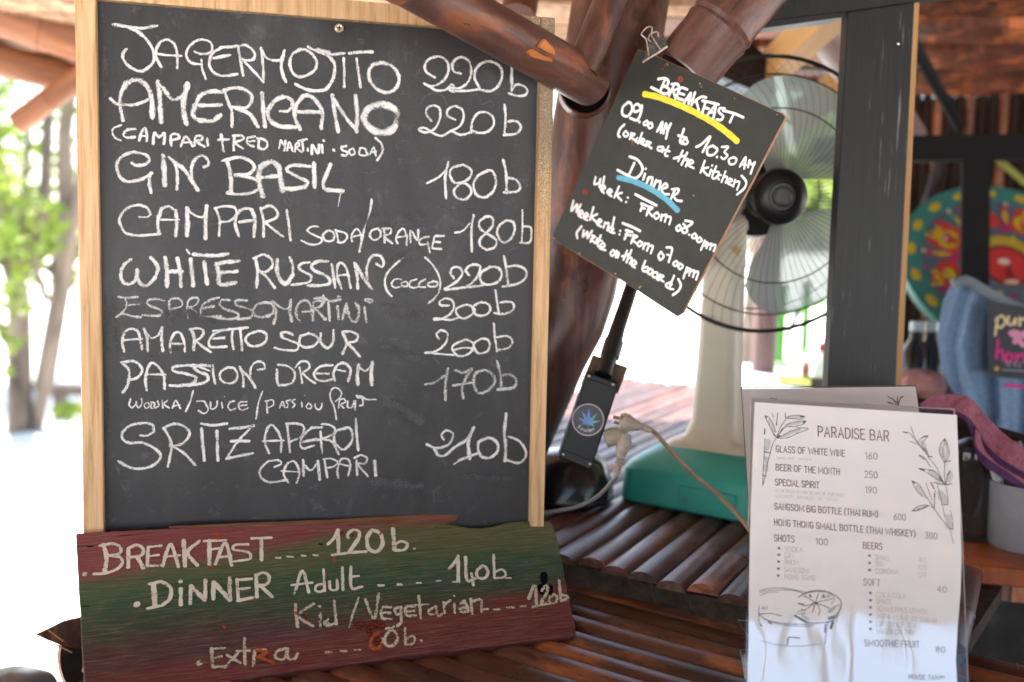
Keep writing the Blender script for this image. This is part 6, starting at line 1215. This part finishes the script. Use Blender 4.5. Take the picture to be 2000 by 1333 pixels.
for i in range(8):
    a = R(i * 45 + 12); rot = lambda L: [(x * math.cos(a) - y * math.sin(a), x * math.sin(a) + y * math.cos(a)) for x, y in L]
    if i % 2 == 0:
        pol('painted_panel', 'red', rot([(.46, -.16), (.46, .16), (.62, .17), (.77, .02), (.62, -.15)]), .002); pol('painted_spot', 'yel', rot(circ(.58, 0, .075, 12)), .003); pol('painted_bar', 'mag', rot([(.44, .18), (.47, .24), (.76, .17), (.74, .12)]), .0025)
    else:
        pol('painted_panel', 'red', rot([(.45, -.15), (.45, .15), (.74, .17), (.74, -.17)]), .002); pol('painted_face', 'yel', rot(circ(.58, .02, .10, 14, .12)), .003); pol('painted_cheek', 'red', rot(circ(.58, .02, .06, 12)), .004); pol('painted_eye', 'lt', rot(circ(.61, .04, .025, 8)), .005)
for i in range(24):
    a = R(i * 15 + 3); pol('painted_dot', ('mag', 'yel', 'lt')[i % 3], [(x + .775 * math.cos(a), y + .775 * math.sin(a)) for x, y in circ(0, 0, .022, 7)], .0032)
for i in range(8):
    a = R(i * 45 + 34); rot = lambda L: [(x * math.cos(a) - y * math.sin(a), x * math.sin(a) + y * math.cos(a)) for x, y in L]
    pol('painted_wedge', 'mag' if i % 2 else 'teal', rot([(.42, -.05), (.42, .05), (.76, .03), (.76, -.03)]), .0026); pol('painted_flame', 'yel', rot([(.50, -.022), (.60, .03), (.72, 0), (.60, -.03)]), .0036)
for i in range(8):
    a = R(i * 45 + 12); rot = lambda L: [(x * math.cos(a) - y * math.sin(a), x * math.sin(a) + y * math.cos(a)) for x, y in L]
    pol('painted_mouth', 'dred', rot([(.50, -.03), (.52, -.04), (.52, .05), (.50, .04)]), .0055); pol('painted_eye', 'slate', rot(circ(.62, -.03, .016, 7)), .006); pol('painted_eye', 'slate', rot(circ(.62, .055, .016, 7)), .006); pol('painted_crown', 'yel', rot([(.68, -.08), (.75, -.06), (.70, -.02), (.76, .01), (.70, .04), (.75, .09), (.68, .10)]), .0034)
for i in range(16):
    a = R(i * 22.5); pol('painted_ray', 'yel' if i % 2 else 'mag', [(x * math.cos(a) - y * math.sin(a), x * math.sin(a) + y * math.cos(a)) for x, y in [(.33, -.03), (.40, 0), (.33, .03)]], .0035)
pol('painted_nose', 'dred', [(-.04, -.16), (.05, -.16), (.01, .0)], .006); pol('painted_mouth', 'lt', circ(0, -.2, .07, 12, .02), .006)
for rr1, cn, z_ in ((.38, 'slate', .002), (.24, 'dred', .003), (.20, 'red', .0035)): pol('painted_centre', cn, circ(0, 0, rr1, 30), z_)
for k_ in range(5): pol('painted_hair', 'yel', [(math.cos(R(a)) * (.25 + k_ * .022), math.sin(R(a)) * (.25 + k_ * .022)) for a in range(-30, 121, 15)] + [(math.cos(R(a)) * (.262 + k_ * .022), math.sin(R(a)) * (.262 + k_ * .022)) for a in range(120, -31, -15)], .004)
pol('painted_eye', 'lt', circ(-.02, .04, .06, 12, .035), .005)
# cloths
def cloth(name, rows_, mat, parent, depth, amp, freq, nu=40, nv=14, solid=.002):
    """rows_: list of pixel polylines (top to bottom, same count); depth ripple makes folds"""
    R_ = [catmull([tuple(p) for p in r], 8) for r in rows_]
    def samp(r, t): x = t * (len(r) - 1); i = min(int(x), len(r) - 2); f_ = x - i; return r[i] * (1 - f_) + r[i + 1] * f_
    G_ = []
    for j in range(nv + 1):
        v = j / nv * (len(R_) - 1); i = min(int(v), len(R_) - 2); f_ = v - i; row = []
        for k in range(nu + 1):
            t = k / nu; q = samp(R_[i], t) * (1 - f_) + samp(R_[i + 1], t) * f_
            row.append(P(q[0], q[1], depth + amp * (.3 + .7 * j / nv) * math.sin(t * freq + j * .06) + amp * .4 * math.sin(t * freq * 2.3 + 1 + j * .1)))
        G_.append(row)
    return MB().grid(G_).build(name, mat, parent, world=True, solid=solid)
APR = M('denim_blue_cloth', [(.3, (.14, .23, .36)), (.7, (.21, .33, .50))], ns=120, rough=.9, bs=.3, rand=False)
ap = thing('blue_apron', 'blue cloth apron with a printed charcoal panel hanging in front of the disc', 'apron', loc=P(1930, 700, 1.75))
cloth('apron_cloth', [[(1862, 550), (1890, 548), (1950, 582), (2010, 610), (2090, 645)], [(1842, 590), (1880, 600), (1950, 620), (2010, 640), (2090, 670)], [(1831, 660), (1870, 670), (1945, 690), (2010, 710), (2090, 730)], [(1840, 730), (1875, 745), (1945, 770), (2010, 790), (2090, 810)], [(1868, 775), (1895, 800), (1950, 850), (2010, 890), (2090, 920)]], APR, ap, 1.78, .013, 21)
MB().tube([Vector(q) for q in catmull([tuple(P(x, y, 1.755)) for x, y in ((1862, 556), (1885, 548), (1915, 564), (1950, 584), (2000, 607), (2080, 640))], .01)], .010, 8).build('grey_hem', flat('grey_hem', (.15, .19, .22), .9), ap, world=True)
PN = Plane(P(1934, 730, 1.742), Vector((1, -.02, -.06)), Vector((0, 0, 1)))
mb = MB(); mb.prism([PN.uv(*p) for p in ((1931, 735), (2090, 750), (2090, 610), (1927, 590))], 0, .002); pn = mb.build('printed_panel', flat('charcoal_cloth', (.045, .05, .065), .9), ap, smooth=False, world=False) if False else None
mb = MB(); mb.prism([PN.uv(*p) for p in ((1931, 735), (2090, 750), (2090, 610), (1927, 590))], 0, .002); mb.v = [PN.m @ v for v in mb.v]; pn = mb.build('printed_panel', flat('charcoal_cloth', (.045, .05, .065), .9), ap, world=True, smooth=False)
def pstroke(cn, data, w, nm, lab):
    INK2 = {'cream': (.62, .52, .30), 'pink': (.55, .03, .22), 'plaid': (.6, .25, .38), 'yellow': (.45, .33, .03), 'grey': (.3, .32, .35)}
    mb = ribbons(PN, parse('w%d %s' % (w, data)), (0, 0), 1, n0=.003, step=2, jit=.03); mb.v = [PN.m @ v for v in mb.v]; mb.build(nm, flat('print_' + cn, INK2[cn], .8), pn, world=True, smooth=False, label=lab)
pstroke('cream', '1942 655 1946 622; 1943 625 1955 617 1962 628 1953 640 1945 636; 1968 618 1967 632 1975 634 1982 622 1981 634; 1990 620 1990 636; 1990 626 2004 620', 5, 'print_word', 'cream script letters pu')
pstroke('pink', '1948 664 1944 700; 1945 690 1955 684 1958 704; 1965 692 1962 704 1972 706 1976 694 1966 690; 1984 692 1984 708; 1984 698 1996 692 1998 708', 5, 'print_word', 'pink script letters ho')
pstroke('grey', '1966 704 1964 712 1970 714 1972 706; 1982 706 1978 712 1984 716; 1990 708 1990 718', 2, 'print_word', 'small grey letters a si')
pstroke('grey', '1956 722 2040 728', 2, 'print_line', 'thin grey line of small print')
pstroke('yellow', '1944 720 1946 720', 9, 'print_dot', 'small yellow dot')
pstroke('plaid', '1972 650 1985 662 1998 675; 1998 650 1988 662 1980 668; 1978 648 1998 656', 10, 'print_heart', 'pink plaid heart')
pstroke('pink', '1962 752 2010 757', 7, 'print_word', 'magenta words under the panel')
PKT = M('pink_towel', [(.3, (.22, .06, .10)), (.7, (.34, .12, .16))], ns=160, rough=.95, bs=.8, bd=.003, rand=False); PUR = M('purple_cloth', [(.3, (.07, .025, .09)), (.7, (.12, .045, .14))], ns=80, rough=.95, rand=False)
tw = thing('pink_towel', 'dusty pink and purple towel draped below the blue apron', 'towel', loc=P(1930, 860, 1.55))
cloth('towel_inside', [[(1800, 790), (1880, 790), (1915, 830), (1960, 860), (2080, 930)], [(1800, 800), (1880, 815), (1912, 880), (1960, 905), (2080, 975)], [(1802, 802), (1885, 822), (1914, 900), (1960, 935), (2080, 1015)]], PUR, tw, 1.33, .009, 16)
cloth('towel_edge', [[(1797, 789), (1830, 771), (1890, 776), (1925, 812), (1975, 858), (2080, 925)], [(1799, 794), (1840, 788), (1888, 797), (1914, 830), (1965, 880), (2080, 945)], [(1802, 798), (1845, 800), (1886, 812), (1908, 838), (1950, 892), (2080, 968)]], PKT, tw, 1.29, .008, 15)
cloth('towel_hem', [[(1905, 838), (1906, 870), (1925, 893), (1970, 920), (2080, 985)], [(1914, 848), (1920, 875), (1940, 900), (1985, 935), (2080, 1005)]], PKT, tw, 1.28, .004, 7, nv=6)
pole('towel_rail', P(1800, 800, 1.40), P(2150, 900, 1.36), .006, mt['shade'], (), 'dark rail under the pink towel', 'rail')

# cabinet with orange brown top under the container
ca = E0 + W_ * 0
base_ = None
base_ = P(1862, 1092, 1.30); base_ = Vector(base_)
kb = thing('low_cabinet', 'dark low cabinet with an orange brown wooden top right of the menus', 'cabinet', loc=base_)
zc_top = base_.z
mm4 = Matrix.Translation((base_.x, base_.y, 0)) @ Matrix((Vector((.97, -.24, 0)), Vector((.24, .97, 0)), Vector((0, 0, 1)))).transposed().to_4x4()
print('cabinet', base_, zc_top)
OR_ = bamboo_mat('orange_top', (.26, .055, .010), (.42, .10, .018), (.5, .15, .04), rough=.3, dust_sheen_k=.05)
mb = MB(); mb.box((.6, .17, zc_top - .012), (.6, .19, .012), mm4); mb.build('top_board', OR_, kb, world=True, bevel=.002)
mb = MB(); mb.box((.6, .17, zc_top - .036), (.59, .18, .0115), mm4); mb.build('edge_rail', mt['slat'], kb, world=True, bevel=.002)
mb = MB(); mb.box((.6, .19, (zc_top - .048) / 2), (.605, .17, (zc_top - .048) / 2), mm4)
mb.build('cabinet_body', M('grimy_glass', [(.3, (.006, .006, .006)), (.55, (.014, .013, .012)), (.75, (.06, .055, .045))], scale=(1, 1, .4), ns=30, rough=.65, rand=False, spec=.15), kb, world=True)
def oncab(px, depth_u):                       # point on the cabinet top under image column px
    for s_ in range(0, 400):
        q = base_ + W_ * (s_ * .004) + U * depth_u; q.z = zc_top
        if project(q)[0] >= px: return q
bc = G(2010, 1066, zc_top); GB = flat('grey_bin', (.30, .31, .33), .45)
kn = thing('utensil_bin', 'pale grey plastic bin holding utensils on the orange cabinet top', 'bin', loc=bc)
dd = (bc - CAM).dot(CR @ Vector((0, 0, -1))); rb = 84 * dd / FPX
hb = 128 * dd / FPX
mb = MB(); mb.lathe([(rb * .86, .0), (rb * .92, .006), (rb, hb), (rb * .95, hb), (rb * .86, .01), (.0001, .01)], 40, Matrix.Translation(bc)); mb.build('bin', GB, kn, world=True)
for k_ in range(3):
    a = bc + Vector((-rb * .1 + k_ * .008, -rb * 1.005 + .0005 * k_ * 0, hb * .88)); MB().tube([a, a - Vector((0, 0, .015))], .0012, 6).build('slot', mt['gap_shade'], kn, world=True)
for (dx, dy, tx_, ty_, ln, m_, lab) in ((-.5, 0, -.35, .0, .10, flat('white_handle', (.6, .6, .58), .4), 'white handled utensil leaning left in the grey bin'), (-.2, .1, -.1, .1, .09, BPL, 'black handled utensil in the grey bin'), (.1, .1, .12, .1, .08, flat('wood_handle', (.35, .18, .07), .6), 'wooden handled utensil in the grey bin')):
    a = bc + Vector((dx * rb, dy * rb, .02)); b_ = a + Vector((tx_ * .1, ty_ * .1, hb + .015 + ln * .2)); t = thing('utensil', lab, 'utensil', loc=a)
    MB().tube([a, a.lerp(b_, .6), b_], [.005, .007, .009], 10).build('handle', m_, t, world=True)
jc = G(1893, 1052, zc_top); dd = (jc - CAM).dot(CR @ Vector((0, 0, -1))); rj = 38 * dd / FPX; hj = 175 * dd / FPX
def jarm():
    m, n, l, b = newmat('smoky_glass'); b.inputs['Base Color'].default_value = (.03, .028, .024, 1); b.inputs['Roughness'].default_value = .08; b.inputs['Alpha'].default_value = .82; return m
jt = thing('blender_jug', 'smoky dark blender jug half hidden behind the front menu', 'jug', loc=jc)
mb = MB(); mb.lathe([(rj * .8, 0), (rj * .85, .01), (rj, hj * .9), (rj * .96, hj)], 32, Matrix.Translation(jc)); mb.build('jug', jarm(), jt, world=True)
mb = MB(); mb.lathe([(rj * .98, hj), (rj, hj + .008), (rj * .5, hj + .016), (.0001, hj + .016)], 32, Matrix.Translation(jc)); mb.build('lid', BPL, jt, world=True)
MB().tube([jc + Vector((rj * .95, 0, hj * .85)), jc + Vector((rj * 1.45, 0, hj * .8)), jc + Vector((rj * 1.4, 0, hj * .3)), jc + Vector((rj * .9, 0, hj * .2))], .005, 10).build('handle', BPL, jt, world=True)
# things further back on a dark shelf
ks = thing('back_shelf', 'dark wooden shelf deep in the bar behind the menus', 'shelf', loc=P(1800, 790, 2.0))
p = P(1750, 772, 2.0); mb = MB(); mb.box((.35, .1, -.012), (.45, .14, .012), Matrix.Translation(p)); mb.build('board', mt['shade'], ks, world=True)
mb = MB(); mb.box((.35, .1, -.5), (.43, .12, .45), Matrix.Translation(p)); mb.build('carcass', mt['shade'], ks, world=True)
for px, lab in ((1782, 'black bottle on the back shelf nearest the black frame'), (1812, 'black bottle on the back shelf beside the blue apron')):
    q = P(px, 768, 1.98); t = thing('bottle', lab, 'bottle', loc=Vector((q.x, q.y, p.z)), group=None)
    mb = MB(); mb.lathe([(.026, 0), (.027, .01), (.027, .09), (.012, .115), (.011, .14)], 24, Matrix.Translation((q.x, q.y, p.z))); mb.build('body', flat('black_glass', (.008, .01, .01), .12), t, world=True)
    mb = MB(); mb.lathe([(.0125, .132), (.0125, .15), (.0001, .15)], 16, Matrix.Translation((q.x, q.y, p.z))); mb.build('cap', flat('pale_cap', (.3, .42, .45), .3), t, world=True)
q = P(1795, 752, 1.86); pk2 = thing('pink_bundle', 'crumpled dusty pink cloth on the back shelf', 'cloth', loc=q)
mb = MB(); mb.lathe([(.0001, -.022), (.04, -.018), (.052, 0), (.040, .018), (.0001, .026)], 28)
for i, v in enumerate(mb.v):
    a = math.atan2(v.y, v.x); v *= 1 + .12 * math.sin(3 * a + v.z * 60) + .06 * math.sin(7 * a); mb.v[i] = v + q
mb.build('cloth', M('dusty_pink', [(.3, (.30, .13, .12)), (.7, (.45, .24, .21))], ns=40, rough=.9), pk2, world=True)
# trim shelf slats that would run past the cabinet
for o in list(bpy.data.objects['bamboo_shelf'].children):
    if o.name.startswith('slat') and project(MW[o].to_translation())[0] > 1868: bpy.data.objects.remove(o)
